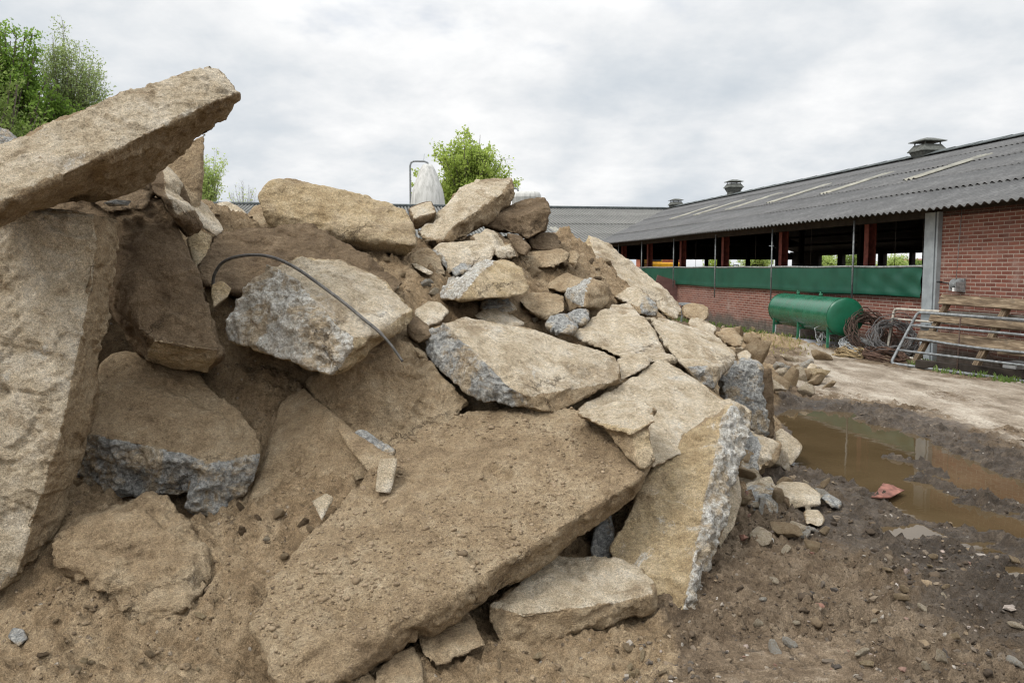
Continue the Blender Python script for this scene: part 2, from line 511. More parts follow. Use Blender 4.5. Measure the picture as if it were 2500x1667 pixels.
# --- upper middle
rock("concrete_slab", "big rounded tan slab topping the middle of the heap", SLAB,
     [(584, 448, 6.02), (614, 414, 6.15), (655, 404, 6.25), (710, 414, 6.3), (774, 428, 6.32), (822, 438, 6.32), (880, 459, 6.32), (934, 478, 6.28), (951, 506, 6.22), (961, 555, 6.05), (955, 576, 6.08), (931, 593, 6.22),
      (897, 585, 6.2), (839, 571, 6.2), (798, 556, 6.2), (761, 545, 6.15), (682, 532, 6.05), (642, 529, 6.0), (611, 527, 6.0), (597, 482, 5.95), (815, 548, 5.98), (948, 566, 5.98)],
     back=0.45, rough=1.0, roundn=2.2, low=0.8, base="ochre")
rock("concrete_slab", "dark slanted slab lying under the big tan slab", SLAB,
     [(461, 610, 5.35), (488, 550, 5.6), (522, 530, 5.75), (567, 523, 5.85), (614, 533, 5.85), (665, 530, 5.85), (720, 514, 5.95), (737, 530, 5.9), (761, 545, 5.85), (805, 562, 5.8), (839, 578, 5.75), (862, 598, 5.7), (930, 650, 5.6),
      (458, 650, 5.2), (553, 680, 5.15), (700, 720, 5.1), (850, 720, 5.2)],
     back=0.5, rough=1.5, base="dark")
rock("concrete_block", "large block with whitish broken face lying under the cable", BLK,
     [(517, 737, 4.8), (546, 690, 4.85), (580, 646, 4.92), (621, 608, 5.0), (669, 596, 5.15), (693, 591, 5.25), (784, 593, 5.45), (815, 604, 5.45), (869, 635, 5.35), (920, 680, 5.15), (954, 705, 5.0), (951, 737, 4.98), (920, 765, 4.85),
      (866, 772, 4.6), (812, 771, 4.48), (815, 802, 4.46), (798, 850, 4.55), (767, 862, 4.5), (740, 855, 4.52), (648, 809, 4.65), (580, 788, 4.75), (526, 782, 4.82), (522, 751, 4.8), (648, 618, 4.95), (693, 646, 4.8), (716, 683, 4.68), (771, 744, 4.53)],
     back=0.45, shrink=0.8, rough=1.25, roundn=0.6, low=0.6, base="ochre", white=1.0, fresh=[(650, 720), (700, 780), (600, 700), (750, 800)], pale=[(800, 680), (880, 690)])
rock("rubble_stone", "grey wedge stone in the dark gap beside the whitish block", STN,
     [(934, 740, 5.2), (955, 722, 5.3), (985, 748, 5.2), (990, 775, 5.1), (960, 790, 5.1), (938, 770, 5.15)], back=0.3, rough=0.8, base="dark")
rock("rubble_stone", "cream flat-faced stone between the whitish block and the split slab", STN,
     [(952, 712, 5.55), (985, 692, 5.7), (1012, 694, 5.7), (1034, 716, 5.6), (1010, 742, 5.45), (975, 752, 5.4), (955, 735, 5.45)], back=0.25, rough=0.7, base="pale")
rock("concrete_slab", "broad slab with long bluish-grey broken edge in the heap's middle", SLAB,
     face([(1018, 740), (1036, 757), (1094, 815), (1134, 852), (1174, 890), (1206, 909), (1314, 885), (1422, 871), (1425, 830), (1414, 818), (1326, 800), (1266, 788), (1250, 765), (1206, 750), (1066, 720)], (1036, 757, 5.08), (1206, 909, 4.66), (1422, 871, 5.12)) +
     [(970, 775, 5.2), (988, 752, 5.22), (976, 805, 5.1), (1014, 853, 4.98), (1074, 905, 4.86), (1102, 915, 4.82), (1174, 938, 4.72), (1234, 943, 4.68), (1286, 947, 4.76), (1366, 901, 5.15), (1425, 882, 5.25)],
     back=0.4, shrink=0.8, rough=1.0, roundn=0.4, low=0.35, pale=[(1385, 850)], fresh=[(1040, 830), (1100, 880), (1150, 915), (1010, 790)])
rock("concrete_slab", "beige tilted slab lying above the blue-edged slab", SLAB,
     [(1086, 726, 5.95), (1110, 712, 6.0), (1136, 706, 6.05), (1182, 720, 6.05), (1208, 741, 5.95), (1190, 756, 5.85), (1130, 748, 5.85)], back=0.3, rough=0.8, base="pale")
rock("concrete_slab", "wide pale flat slab sloping down the middle right of the heap", SLAB,
     [(1310, 772, 5.9), (1322, 762, 5.95), (1374, 725, 6.3), (1402, 697, 6.6), (1450, 690, 6.7), (1478, 725, 6.4), (1506, 765, 6.1), (1556, 828, 5.7), (1494, 832, 5.6), (1426, 822, 5.6), (1374, 797, 5.75), (1346, 785, 5.8)],
     back=0.3, rough=0.9, roundn=0.6, base="pale")
rock("concrete_slab", "small scuffed wedge slab below the wide pale slab", SLAB,
     [(1416, 825, 5.5), (1455, 812, 5.55), (1490, 806, 5.6), (1495, 838, 5.45), (1460, 858, 5.35), (1424, 878, 5.25), (1420, 850, 5.35)], back=0.25, rough=0.6, base="pale")
rock("concrete_slab", "pale slab with blue-grey lower edge near the puddle side", SLAB,
     [(1486, 729, 6.7), (1518, 727, 7.1), (1554, 737, 7.4), (1634, 765, 7.2), (1694, 811, 6.4), (1690, 828, 6.2), (1650, 841, 5.8), (1614, 860, 5.72), (1574, 845, 5.7), (1534, 793, 6.0), (1494, 740, 6.5),
      (1650, 873, 5.8), (1638, 897, 5.7), (1610, 885, 5.68), (1554, 828, 5.82), (1510, 768, 6.2)],
     back=0.3, shrink=0.8, rough=0.9, roundn=0.5, base="pale", fresh=[(1536, 810), (1575, 852), (1630, 880), (1600, 870)])
rock("concrete_slab", "flat greyish slab lying behind the upright cream slab", SLAB,
     face([(1322, 941), (1366, 913), (1426, 877), (1494, 835), (1510, 821), (1534, 823), (1574, 861), (1634, 897), (1694, 925), (1728, 949), (1640, 1010), (1500, 1075), (1440, 1050)],
          (1322, 941, 4.85), (1520, 822, 5.6), (1728, 949, 5.15)), back=0.3, rough=0.7, roundn=0.6, pale=[(1540, 880), (1440, 920)])
rock("concrete_slab", "narrow upright cream slab with grey broken right edge", SLAB,
     [(1627, 966, 4.87), (1650, 950, 4.92), (1682, 928, 5.02), (1724, 951, 5.05), (1719, 982, 5.02), (1682, 1042, 4.8), (1668, 1088, 4.68), (1652, 1180, 4.48), (1618, 1284, 4.28), (1606, 1380, 4.0), (1595, 1450, 3.84), (1558, 1450, 3.7), (1500, 1440, 3.78),
      (1397, 1265, 4.15), (1415, 1233, 4.2), (1452, 1164, 4.37), (1461, 1137, 4.42), (1498, 1077, 4.55), (1535, 1035, 4.67), (1572, 999, 4.78), (1656, 957, 4.85), (1645, 1031, 4.62), (1636, 1104, 4.45), (1604, 1206, 4.22), (1586, 1261, 4.1), (1576, 1330, 3.94)],
     back=0.16, shrink=0.95, rough=1.1, roundn=0.5, low=0.5, pale=[(1560, 1080), (1520, 1180), (1480, 1260)], ochre=[(1600, 1030), (1570, 1120), (1540, 1150)], white=1.0, fresh=[(1660, 1060), (1640, 1150)])
rock("concrete_slab", "thin pale slab pressed behind the upright cream slab's broken edge", SLAB,
     [(1675, 1060, 4.85), (1694, 1072, 4.85), (1706, 1150, 4.7), (1688, 1212, 4.55), (1655, 1264, 4.45), (1640, 1240, 4.45), (1650, 1150, 4.65)], back=0.12, rough=0.6, base="pale")
RF = ((576, 1449, 3.35), (1498, 1054, 4.42), (1080, 932, 5.05))
top_R = face([(576, 1440), (580, 1405), (608, 1341), (656, 1285), (700, 1230), (830, 1095), (960, 980), (1080, 935), (1250, 932), (1340, 945), (1440, 985), (1500, 1030),
              (753, 1509), (845, 1463), (1010, 1367), (1158, 1288), (1259, 1192), (1388, 1141), (1461, 1104), (1500, 1060)], *RF)
rock("concrete_slab", "huge sand-covered slab lying in the front of the heap", SLAB,
     [(x, y, z * 0.965) for x, y, z in top_R + [(600, 1505, 3.3), (645, 1590, 3.12), (700, 1610, 3.07), (785, 1572, 3.18), (891, 1511, 3.32), (983, 1438, 3.5), (1075, 1392, 3.64), (1153, 1360, 3.75), (1194, 1323, 3.84), (1282, 1267, 4.0), (1365, 1212, 4.16), (1397, 1175, 4.26), (1461, 1143, 4.38), (1505, 1070, 4.48)]],
     back=0.22, shrink=0.92, rough=1.2, roundn=0.7, low=0.7, vox=0.0105)
rock("rubble_stone", "pale mushroom-shaped stone standing on the front slab's corner", STN,
     [[(x, y, z * 0.955) for x, y, z in q] for q in [[(1323, 950, 4.74), (1365, 938, 4.78), (1424, 924, 4.8), (1466, 921, 4.78), (1509, 941, 4.58), (1506, 968, 4.46), (1470, 988, 4.42), (1445, 1002, 4.43), (1400, 988, 4.5), (1360, 968, 4.6)],
      [(1395, 985, 4.58), (1445, 985, 4.47), (1489, 976, 4.47), (1500, 1010, 4.43), (1505, 1052, 4.38), (1478, 1078, 4.34), (1440, 1056, 4.42), (1410, 1022, 4.5)]]], back=[0.22, 0.25], rough=1.2, pale=[(1430, 960), (1470, 940), (1400, 950)], ochre=[(1470, 1030)])
rock("concrete_slab", "low tan slab lying beneath the huge front slab", SLAB,
     [(1282, 1270, 4.1), (1337, 1270, 4.08), (1415, 1284, 4.02), (1466, 1307, 3.92), (1500, 1339, 3.8), (1494, 1367, 3.7), (1443, 1376, 3.66), (1351, 1390, 3.6), (1259, 1404, 3.55), (1199, 1408, 3.52), (1167, 1357, 3.7),
      (1498, 1405, 3.74), (1461, 1410, 3.7), (1397, 1428, 3.64), (1342, 1447, 3.58), (1259, 1476, 3.55), (1213, 1494, 3.52), (1153, 1485, 3.5), (1130, 1448, 3.55), (1121, 1390, 3.62)],
     back=0.25, shrink=0.8, rough=1.2, roundn=0.6, pale=[(1480, 1355)])
rock("concrete_block", "brown-topped block with blue-grey broken underside at left", BLK,
     [[(235, 838, 4.75), (258, 818, 4.85), (289, 808, 4.9), (361, 830, 4.9), (415, 829, 4.9), (449, 857, 4.85), (483, 879, 4.8), (560, 950, 4.65), (572, 977, 4.6), (608, 1017, 4.5), (606, 1032, 4.46), (500, 1053, 4.38), (480, 1067, 4.34), (456, 1057, 4.34), (380, 1033, 4.32), (320, 1017, 4.34), (216, 997, 4.36), (192, 1003, 4.4),
       (160, 1099, 4.5), (176, 1115, 4.5), (256, 1147, 4.45), (320, 1140, 4.42), (420, 1140, 4.4)],
      [(440, 1080, 4.36), (480, 1060, 4.33), (606, 1032, 4.44), (588, 1093, 4.44), (568, 1133, 4.42), (500, 1183, 4.36), (444, 1187, 4.33), (426, 1165, 4.34), (430, 1120, 4.35)]],
     back=[0.35, 0.2], rough=1.3, roundn=0.6, low=0.7, fresh=[(250, 1070), (350, 1080), (520, 1110), (460, 1140), (420, 1100), (200, 1060)])
rock("earth_clod", "rounded block of packed sandy earth low at the left", "earth clod",
     [(116, 1281, 3.78), (120, 1221, 3.85), (168, 1189, 3.95), (280, 1165, 4.05), (320, 1155, 4.1), (352, 1129, 4.2), (388, 1133, 4.2), (420, 1181, 4.1), (452, 1221, 4.0), (480, 1281, 3.9), (500, 1330, 3.8), (440, 1400, 3.6), (320, 1440, 3.58), (280, 1400, 3.6), (220, 1350, 3.64), (140, 1310, 3.74)],
     back=0.5, rough=1.9, roundn=2.2, low=2.4)
rock("earth_clod", "dark overhanging bank of packed earth below the cable's end", "earth clod",
     [(700, 880, 4.95), (745, 862, 4.9), (830, 800, 4.85), (900, 765, 4.95), (985, 800, 5.0), (1085, 925, 4.9), (1030, 985, 4.7), (920, 1040, 4.6), (880, 1055, 4.58), (800, 1015, 4.66), (745, 975, 4.75)],
     back=0.5, rough=1.9, roundn=2.6, low=2.6)
rock("concrete_slab", "smooth sand-dusted slab sloping left of the dark earth bank", SLAB,
     [(648, 905, 4.9), (700, 885, 4.9), (760, 985, 4.62), (870, 1050, 4.42), (845, 1095, 4.36), (720, 1150, 4.3), (620, 1200, 4.25), (545, 1200, 4.3), (595, 1100, 4.45), (640, 980, 4.7)], back=0.25, rough=0.5, roundn=1.2)
rock("concrete_slab", "narrow bluish slab edge sticking out of the sand by the white stub", SLAB,
     [(770, 978, 4.5), (800, 985, 4.52), (912, 1048, 4.36), (880, 1092, 4.26), (850, 1090, 4.26), (800, 1030, 4.36)], back=0.2, rough=0.6, roundn=0.6)
rock("rubble_stone", "bluish splinter stone half covered by the dark earth bank", STN,
     [(806, 995, 4.52), (830, 985, 4.52), (905, 1035, 4.4), (900, 1050, 4.38), (840, 1020, 4.44)], back=0.15, rough=0.6, base="fresh")

# --- top right of the heap
rock("concrete_slab", "pale slanted slab pointing up on the heap's middle crest", SLAB,
     [(956, 533, 7.0), (983, 511, 7.15), (1024, 477, 7.45), (1047, 456, 7.6), (1068, 426, 7.8), (1092, 412, 7.95), (1136, 410, 8.0), (1177, 405, 8.05), (1187, 429, 7.95), (1183, 453, 7.9), (1166, 473, 7.8), (1119, 511, 7.5), (1068, 557, 7.05), (1010, 560, 6.7), (966, 550, 6.8), (1153, 446, 7.55), (1109, 470, 7.3), (1041, 518, 6.9)],
     back=0.35, rough=1.4, roundn=0.8, pale=[(1060, 480), (1110, 440), (1000, 530)])
rock("boulder", "dark brown boulder behind the pale slab on the crest", BLD,
     [(1109, 521, 7.5), (1139, 494, 7.55), (1153, 478, 7.8), (1214, 461, 7.9), (1251, 452, 7.9), (1267, 470, 7.7), (1262, 507, 7.6), (1255, 531, 7.55), (1214, 550, 7.5), (1170, 536, 7.45), (1160, 505, 7.5), (1240, 480, 7.6)],
     back=0.6, rough=1.8, base="dark", low=1.5)
rock("boulder", "rounded dark boulder with pale shoulder under the crest boulder", BLD,
     [(1080, 550, 6.95), (1109, 528, 7.05), (1143, 527, 7.1), (1173, 555, 7.0), (1192, 590, 6.85), (1153, 602, 6.75), (1130, 580, 6.8)], back=0.45, rough=1.6, base="dark", pale=[(1105, 545)])
rock("rubble_stone", "small brown stone right of the rounded dark boulder", STN,
     [(1163, 536, 7.15), (1194, 541, 7.2), (1219, 569, 7.1), (1207, 590, 7.0), (1180, 575, 7.05)], back=0.35, rough=1.3, base="dark")
rock("concrete_block", "trapezoid block with flat pale front below the crest slab", BLK,
     [(988, 577, 6.55), (1013, 558, 6.6), (1105, 556, 6.6), (1138, 572, 6.5), (1132, 598, 6.4), (1030, 628, 6.3), (1020, 590, 6.4)], back=0.45, rough=0.6, roundn=0.7, base="pale", fresh=[(1003, 585)])
rock("boulder", "brown boulder left of the trapezoid block", BLD,
     [(930, 594, 6.4), (955, 575, 6.5), (985, 572, 6.5), (1010, 589, 6.4), (1027, 628, 6.25), (1000, 636, 6.2), (955, 620, 6.25)], back=0.4, rough=1.2)
rock("rubble_stone", "thin pale stone sliver under the big tan slab's right end", STN,
     [(943, 604, 6.15), (955, 602, 6.15), (1002, 628, 6.05), (985, 634, 6.0), (950, 616, 6.08)], back=0.2, rough=0.5, base="pale")
rock("rubble_stone", "small bluish stone on the white-edged wedge's left shoulder", STN,
     [(1038, 622, 6.2), (1062, 605, 6.3), (1085, 608, 6.3), (1080, 622, 6.2), (1045, 634, 6.1)], back=0.25, rough=0.6, base="fresh")
rock("concrete_slab", "wedge slab with white broken edge resting across smaller rubble", SLAB,
     [(962, 691, 6.25), (1010, 667, 6.3), (1051, 633, 6.32), (1119, 600, 6.3), (1166, 598, 6.35), (1200, 619, 6.2), (1216, 657, 6.05), (1211, 676, 5.95), (1173, 683, 5.88), (1058, 690, 5.68), (1131, 606, 6.08), (1092, 640, 5.86)],
     back=0.35, rough=0.9, roundn=0.4, low=0.5, base="ochre", white=1.0, fresh=[(1020, 680), (1060, 650)])
rock("concrete_block", "ridged brown block embedded in the earth below the crest boulder", BLK,
     [(1192, 602, 7.35), (1210, 583, 7.45), (1255, 574, 7.5), (1290, 570, 7.5), (1308, 581, 7.45), (1305, 602, 7.3), (1270, 614, 7.2), (1215, 620, 7.2)], back=0.4, rough=1.6)
rock("boulder", "brown boulder half buried right under the crest boulder", BLD,
     [(1211, 550, 7.7), (1240, 531, 7.8), (1275, 533, 7.85), (1293, 556, 7.8), (1286, 578, 7.65), (1222, 574, 7.6)], back=0.4, rough=1.6, base="dark")
rock("rubble_stone", "oval brown stone beside the ridged embedded block", STN,
     [(1300, 598, 7.4), (1306, 575, 7.5), (1325, 572, 7.5), (1335, 588, 7.45), (1325, 606, 7.35), (1308, 608, 7.35)], back=0.3, rough=0.7)
rock("concrete_slab", "small pale slab on the skyline in front of the white silo", SLAB,
     [(936, 478, 7.3), (965, 467, 7.35), (993, 459, 7.35), (1004, 487, 7.2), (949, 505, 7.1), (952, 530, 7.2), (990, 515, 7.3)], back=0.35, rough=0.7, base="dark", pale=[(970, 484)])
rock("concrete_block", "brown block half grey-faced in the middle right rubble", BLK,
     [(1299, 676, 6.75), (1326, 660, 6.8), (1362, 638, 6.8), (1398, 648, 6.8), (1413, 683, 6.75), (1377, 710, 6.55), (1302, 718, 6.65), (1352, 655, 6.55), (1337, 706, 6.3)], back=0.4, rough=1.2, roundn=0.5, white=0.5, fresh=[(1318, 690)])
rock("rubble_stone", "brown ridged stone behind the half grey-faced block", STN,
     [(1248, 660, 7.0), (1280, 636, 7.1), (1302, 626, 7.15), (1350, 640, 7.1), (1345, 665, 6.9), (1290, 672, 6.8)], back=0.4, rough=1.0)
rock("boulder", "crusted brown boulder left of the half grey-faced block", BLD,
     [(1187, 690, 6.35), (1221, 671, 6.45), (1255, 672, 6.5), (1302, 679, 6.5), (1297, 715, 6.3), (1255, 735, 6.2), (1215, 715, 6.25)], back=0.4, rough=1.6)
rock("rubble_stone", "grey angular stone under the white-edged wedge slab", STN,
     [(1098, 710, 6.05), (1112, 680, 6.2), (1136, 671, 6.25), (1170, 691, 6.2), (1190, 713, 6.1), (1160, 725, 6.0)], back=0.35, rough=0.9, fresh=[(1118, 695), (1150, 695)])
rock("rubble_stone", "chunky grey stone on top of the wide pale slab", STN,
     [(1250, 745, 5.8), (1262, 730, 5.9), (1285, 721, 5.95), (1302, 725, 5.95), (1328, 752, 5.85), (1316, 767, 5.75), (1272, 763, 5.72)], back=0.25, rough=1.0, base="fresh")
rock("rubble_stone", "flat grey stone beside the chunky grey stone", STN,
     [(1300, 724, 6.1), (1325, 712, 6.2), (1350, 711, 6.2), (1355, 735, 6.1), (1332, 748, 6.0)], back=0.25, rough=0.8, base="fresh")
rock("concrete_slab", "long tilted slab sliding down towards the barn", SLAB,
     [(1334, 568, 8.9), (1353, 538, 9.1), (1381, 548, 9.1), (1425, 586, 9.0), (1459, 613, 8.95), (1496, 637, 8.9), (1527, 667, 8.8), (1566, 706, 8.6), (1570, 722, 8.5), (1554, 738, 8.3), (1520, 713, 8.3), (1442, 666, 8.4), (1404, 650, 8.4), (1370, 598, 8.6)],
     back=0.25, rough=1.1, roundn=0.6, base="ochre", pale=[(1400, 590), (1480, 650)])
rock("concrete_block", "squat block with pale top and grey lower corner near the long tilted slab", BLK,
     [(1409, 682, 7.1), (1440, 662, 7.2), (1466, 659, 7.2), (1500, 685, 7.1), (1512, 698, 7.05), (1510, 728, 6.95), (1472, 726, 6.85), (1469, 701, 6.9)], back=0.4, rough=0.9, pale=[(1450, 685)], fresh=[(1490, 712)])
rock("boulder", "lumpy brown boulder at the tail of the long tilted slab", BLD,
     [(1566, 704, 9.8), (1590, 697, 9.9), (1617, 700, 9.9), (1629, 710, 9.8), (1627, 735, 9.6), (1590, 740, 9.5), (1570, 730, 9.5)], back=0.6, rough=1.2)
rock("boulder", "sandy boulder with a flat left side near the heap's far foot", BLD,
     [(1574, 743, 9.3), (1583, 724, 9.5), (1620, 733, 9.6), (1646, 752, 9.5), (1642, 774, 9.2), (1600, 766, 9.1)], back=0.6, rough=1.1, pale=[(1600, 745)])
rock("boulder", "crumbling brown boulder before the weedy spoil by the pipes", BLD,
     [(1642, 767, 10.6), (1660, 754, 10.8), (1683, 752, 10.8), (1710, 775, 10.5), (1704, 798, 10.1), (1665, 792, 10.1)], back=0.6, rough=1.5)
rock("concrete_block", "upright block with bluish broken face beside the dark timber", BLK,
     [(1651, 837, 6.9), (1672, 828, 6.95), (1698, 826, 6.95), (1736, 833, 6.9), (1744, 842, 6.9), (1749, 905, 6.85), (1760, 1010, 6.75), (1722, 985, 6.7), (1664, 920, 6.75), (1654, 871, 6.8)], back=0.35, rough=1.2, roundn=0.5, base="fresh")
rock("rotten_timber", "weathered split timber standing against the bluish upright block", "timber",
     [(1744, 838, 6.95), (1770, 846, 7.05), (1775, 920, 6.98), (1780, 1005, 6.85), (1760, 1010, 6.75), (1750, 920, 6.85)], back=0.2, rough=1.3, roundn=0.5, base="dark", group=None)
rock("boulder", "grey-faced boulder lying below the bluish upright block", BLD,
     [(1683, 1050, 6.0), (1700, 1012, 6.1), (1722, 986, 6.2), (1756, 1001, 6.2), (1794, 1017, 6.15), (1790, 1053, 6.05), (1742, 1092, 5.8), (1695, 1100, 5.8), (1742, 1041, 5.95)], back=0.35, rough=1.2, fresh=[(1710, 1050)], pale=[(1760, 1025)])
rock("rubble_stone", "cream rounded stone standing at the puddle's edge", STN,
     [(1778, 992, 6.7), (1797, 981, 6.75), (1824, 1001, 6.75), (1846, 1020, 6.7), (1839, 1045, 6.62), (1821, 1070, 6.5), (1802, 1068, 6.5), (1795, 1030, 6.6)], back=0.3, rough=1.0, base="pale")
rock("rubble_stone", "pale stone with dark front edge beside the upright cream slab", STN,
     [(x, y, z * 0.965) for x, y, z in [(1698, 1130, 5.5), (1702, 1112, 5.6), (1770, 1091, 5.75), (1774, 1127, 5.65), (1790, 1147, 5.5), (1787, 1152, 5.45), (1702, 1166, 5.35), (1793, 1178, 5.42), (1722, 1206, 5.28), (1695, 1206, 5.28)]], back=0.25, rough=0.8, base="pale", fresh=[(1740, 1180)], roundn=0.5)
rock("rubble_stone", "white-topped slab piece lying in the mud by the puddle", STN,
     [(x, y, z * 0.955) for x, y, z in [(1774, 1117, 5.7), (1797, 1104, 5.85), (1851, 1106, 5.85), (1887, 1134, 5.65), (1886, 1160, 5.5), (1850, 1152, 5.52), (1812, 1170, 5.5), (1778, 1140, 5.6), (1805, 1137, 5.55)]], back=0.2, rough=0.7, base="pale", dark=[(1790, 1140)], roundn=0.5)
rock("rubble_stone", "dark small stone against the white-topped slab piece", STN,
     [(1815, 1156, 5.4), (1845, 1150, 5.45), (1860, 1158, 5.4), (1845, 1182, 5.25), (1820, 1172, 5.3)], back=0.12, rough=0.5, base="dark")
rock("rubble_stone", "speckled white stone lying flat right of the white-topped piece", STN,
     [(x, y, z * 0.96) for x, y, z in [(1883, 1142, 5.6), (1900, 1133, 5.7), (1933, 1152, 5.6), (1929, 1168, 5.5), (1905, 1162, 5.5)]], back=0.12, rough=0.5, base="fresh")
rock("rubble_stone", "brown cube-like stone with light top in the mud", STN,
     [(x, y, z * 0.96) for x, y, z in [(1844, 1176, 5.25), (1852, 1170, 5.3), (1880, 1171, 5.3), (1897, 1190, 5.2), (1889, 1210, 5.05), (1848, 1202, 5.05)]], back=0.12, rough=0.5, pale=[(1865, 1174)])
rock("rubble_stone", "flat dark stone in front of the brown cube-like stone", STN,
     [(1825, 1206, 5.08), (1840, 1198, 5.12), (1858, 1212, 5.05), (1852, 1224, 4.95), (1828, 1216, 5.0)], back=0.1, rough=0.4, base="dark")
rock("rubble_stone", "tan debris stone pile's left piece beyond the puddle", STN,
     [(1783, 868, 11.6), (1795, 857, 11.8), (1815, 862, 11.7), (1818, 885, 11.3), (1790, 888, 11.2)], back=0.3, rough=0.6, base="pale")
rock("rubble_stone", "yellowish low stone in the debris beyond the puddle", STN,
     [(1803, 853, 12.0), (1822, 841, 12.3), (1862, 847, 12.2), (1866, 870, 11.7), (1830, 876, 11.6)], back=0.4, rough=0.7, base="ochre")
rock("rubble_stone", "whitish end stone of the debris beyond the puddle", STN,
     [(1851, 845, 12.2), (1862, 831, 12.5), (1893, 848, 12.3), (1897, 862, 12.0), (1878, 872, 11.8), (1855, 865, 11.9)], back=0.4, rough=0.7, base="pale")
rock("rubble_stone", "white chip at the front of the debris beyond the puddle", STN,
     [(1855, 882, 11.3), (1872, 874, 11.5), (1890, 882, 11.3), (1885, 892, 11.1), (1860, 892, 11.1)], back=0.2, rough=0.5, base="pale")
rock("rubble_stone", "small pale stone under the crumbling brown boulder", STN,
     [(1690, 812, 9.6), (1714, 802, 9.8), (1730, 816, 9.6), (1715, 830, 9.3), (1696, 826, 9.3)], back=0.25, rough=0.6, base="pale")
# --- small things in front
rock("rubble_stone", "pale stubby stone peg standing upright on the sandy slab", STN,
     [(872, 1052, 4.18), (914, 1050, 4.2), (912, 1070, 4.17), (897, 1135, 4.05), (862, 1130, 4.05), (862, 1108, 4.08)], back=0.1, rough=0.35, base="pale", roundn=0.4)
rock("rubble_stone", "square white tile shard lying on the sand", "tile shard",
     [(714, 1150, 4.1), (750, 1130, 4.17), (770, 1142, 4.15), (738, 1200, 3.98)], back=0.03, rough=0.2, base="pale", roundn=0.3)
rock("rubble_stone", "small white patch stone stuck in the front slab's lower edge", STN,
     [(840, 1418, 3.36), (860, 1400, 3.4), (880, 1412, 3.4), (890, 1430, 3.37), (862, 1462, 3.28), (836, 1474, 3.25)], back=0.08, rough=0.35, base="pale", roundn=0.4)
rock("rubble_stone", "tan chip hanging from the front slab's underside", STN,
     [(1020, 1345, 3.6), (1050, 1338, 3.63), (1066, 1352, 3.62), (1040, 1358, 3.58)], back=0.06, rough=0.3, base="pale", roundn=0.4)
rock("rubble_stone", "smooth grey pebble lying on the earth at the far left", STN,
     [(18, 1460, 3.52), (30, 1440, 3.58), (52, 1444, 3.57), (64, 1466, 3.5), (42, 1484, 3.44)], back=0.07, rough=0.2, base="fresh", roundn=1.2)
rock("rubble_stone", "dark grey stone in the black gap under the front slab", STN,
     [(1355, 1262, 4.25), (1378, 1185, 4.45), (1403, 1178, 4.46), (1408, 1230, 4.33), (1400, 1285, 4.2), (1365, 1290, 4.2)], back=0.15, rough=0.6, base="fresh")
rock("concrete_slab", "half-buried tan slab under the lower edge of the front slab", SLAB,
     [(x, y, z * 0.95) for x, y, z in [(955, 1447, 3.62), (1075, 1400, 3.8), (1116, 1480, 3.56), (1070, 1500, 3.5), (1006, 1532, 3.4), (968, 1500, 3.46)]], back=0.2, rough=0.9, roundn=1.0)
rock("concrete_slab", "greenish-grey buried slab corner below the front slab", SLAB,
     [(x, y, z * 0.955) for x, y, z in [(858, 1540, 3.34), (905, 1495, 3.42), (952, 1482, 3.5), (968, 1520, 3.42), (976, 1580, 3.28), (860, 1590, 3.22)]], back=0.2, rough=0.9, roundn=0.8)
rock("rubble_stone", "flat dark pebble on the sand before the low tan slab", STN,
     [(1211, 1522, 3.36), (1225, 1510, 3.4), (1252, 1508, 3.4), (1256, 1520, 3.36), (1230, 1532, 3.33)], back=0.04, rough=0.2, base="dark", roundn=0.6)

# prototypes of small fragments; copies are laid out once the ground exists
FRAG = []
for k, (base_, wt) in enumerate((("pale", 0), ("earth", 0), ("fresh", 0.2), ("ochre", 0), ("dark", 0), ("pale", 0), ("earth", 0), ("fresh", 0.9))):
    rr_ = np.random.default_rng(40 + k)
    pts = []
    for j in range(9):
        a_ = 2 * math.pi * j / 9 + rr_.uniform(-0.25, 0.25)
        pts.append((300 + 46 * math.cos(a_) * rr_.uniform(0.75, 1.1), 1300 + 30 * math.sin(a_) * rr_.uniform(0.7, 1.1), 3.2 + rr_.uniform(-0.05, 0.05)))
    o = rock("concrete_fragment", "x", "concrete fragment", pts, back=rr_.uniform(0.06, 0.16), shrink=0.7, rough=0.5, roundn=0.15, low=0.5, vox=0.006, base=base_, white=wt)
    ROCKS.pop()
    V_ = np.empty(len(o.data.vertices) * 3, dtype=np.float32); o.data.vertices.foreach_get("co", V_); V_ = V_.reshape(-1, 3)
    V_ -= (V_.max(0) + V_.min(0)) / 2
    V_ /= np.abs(V_).max()
    o.data.vertices.foreach_set("co", V_.ravel()); o.data.update()
    FRAG.append(o)
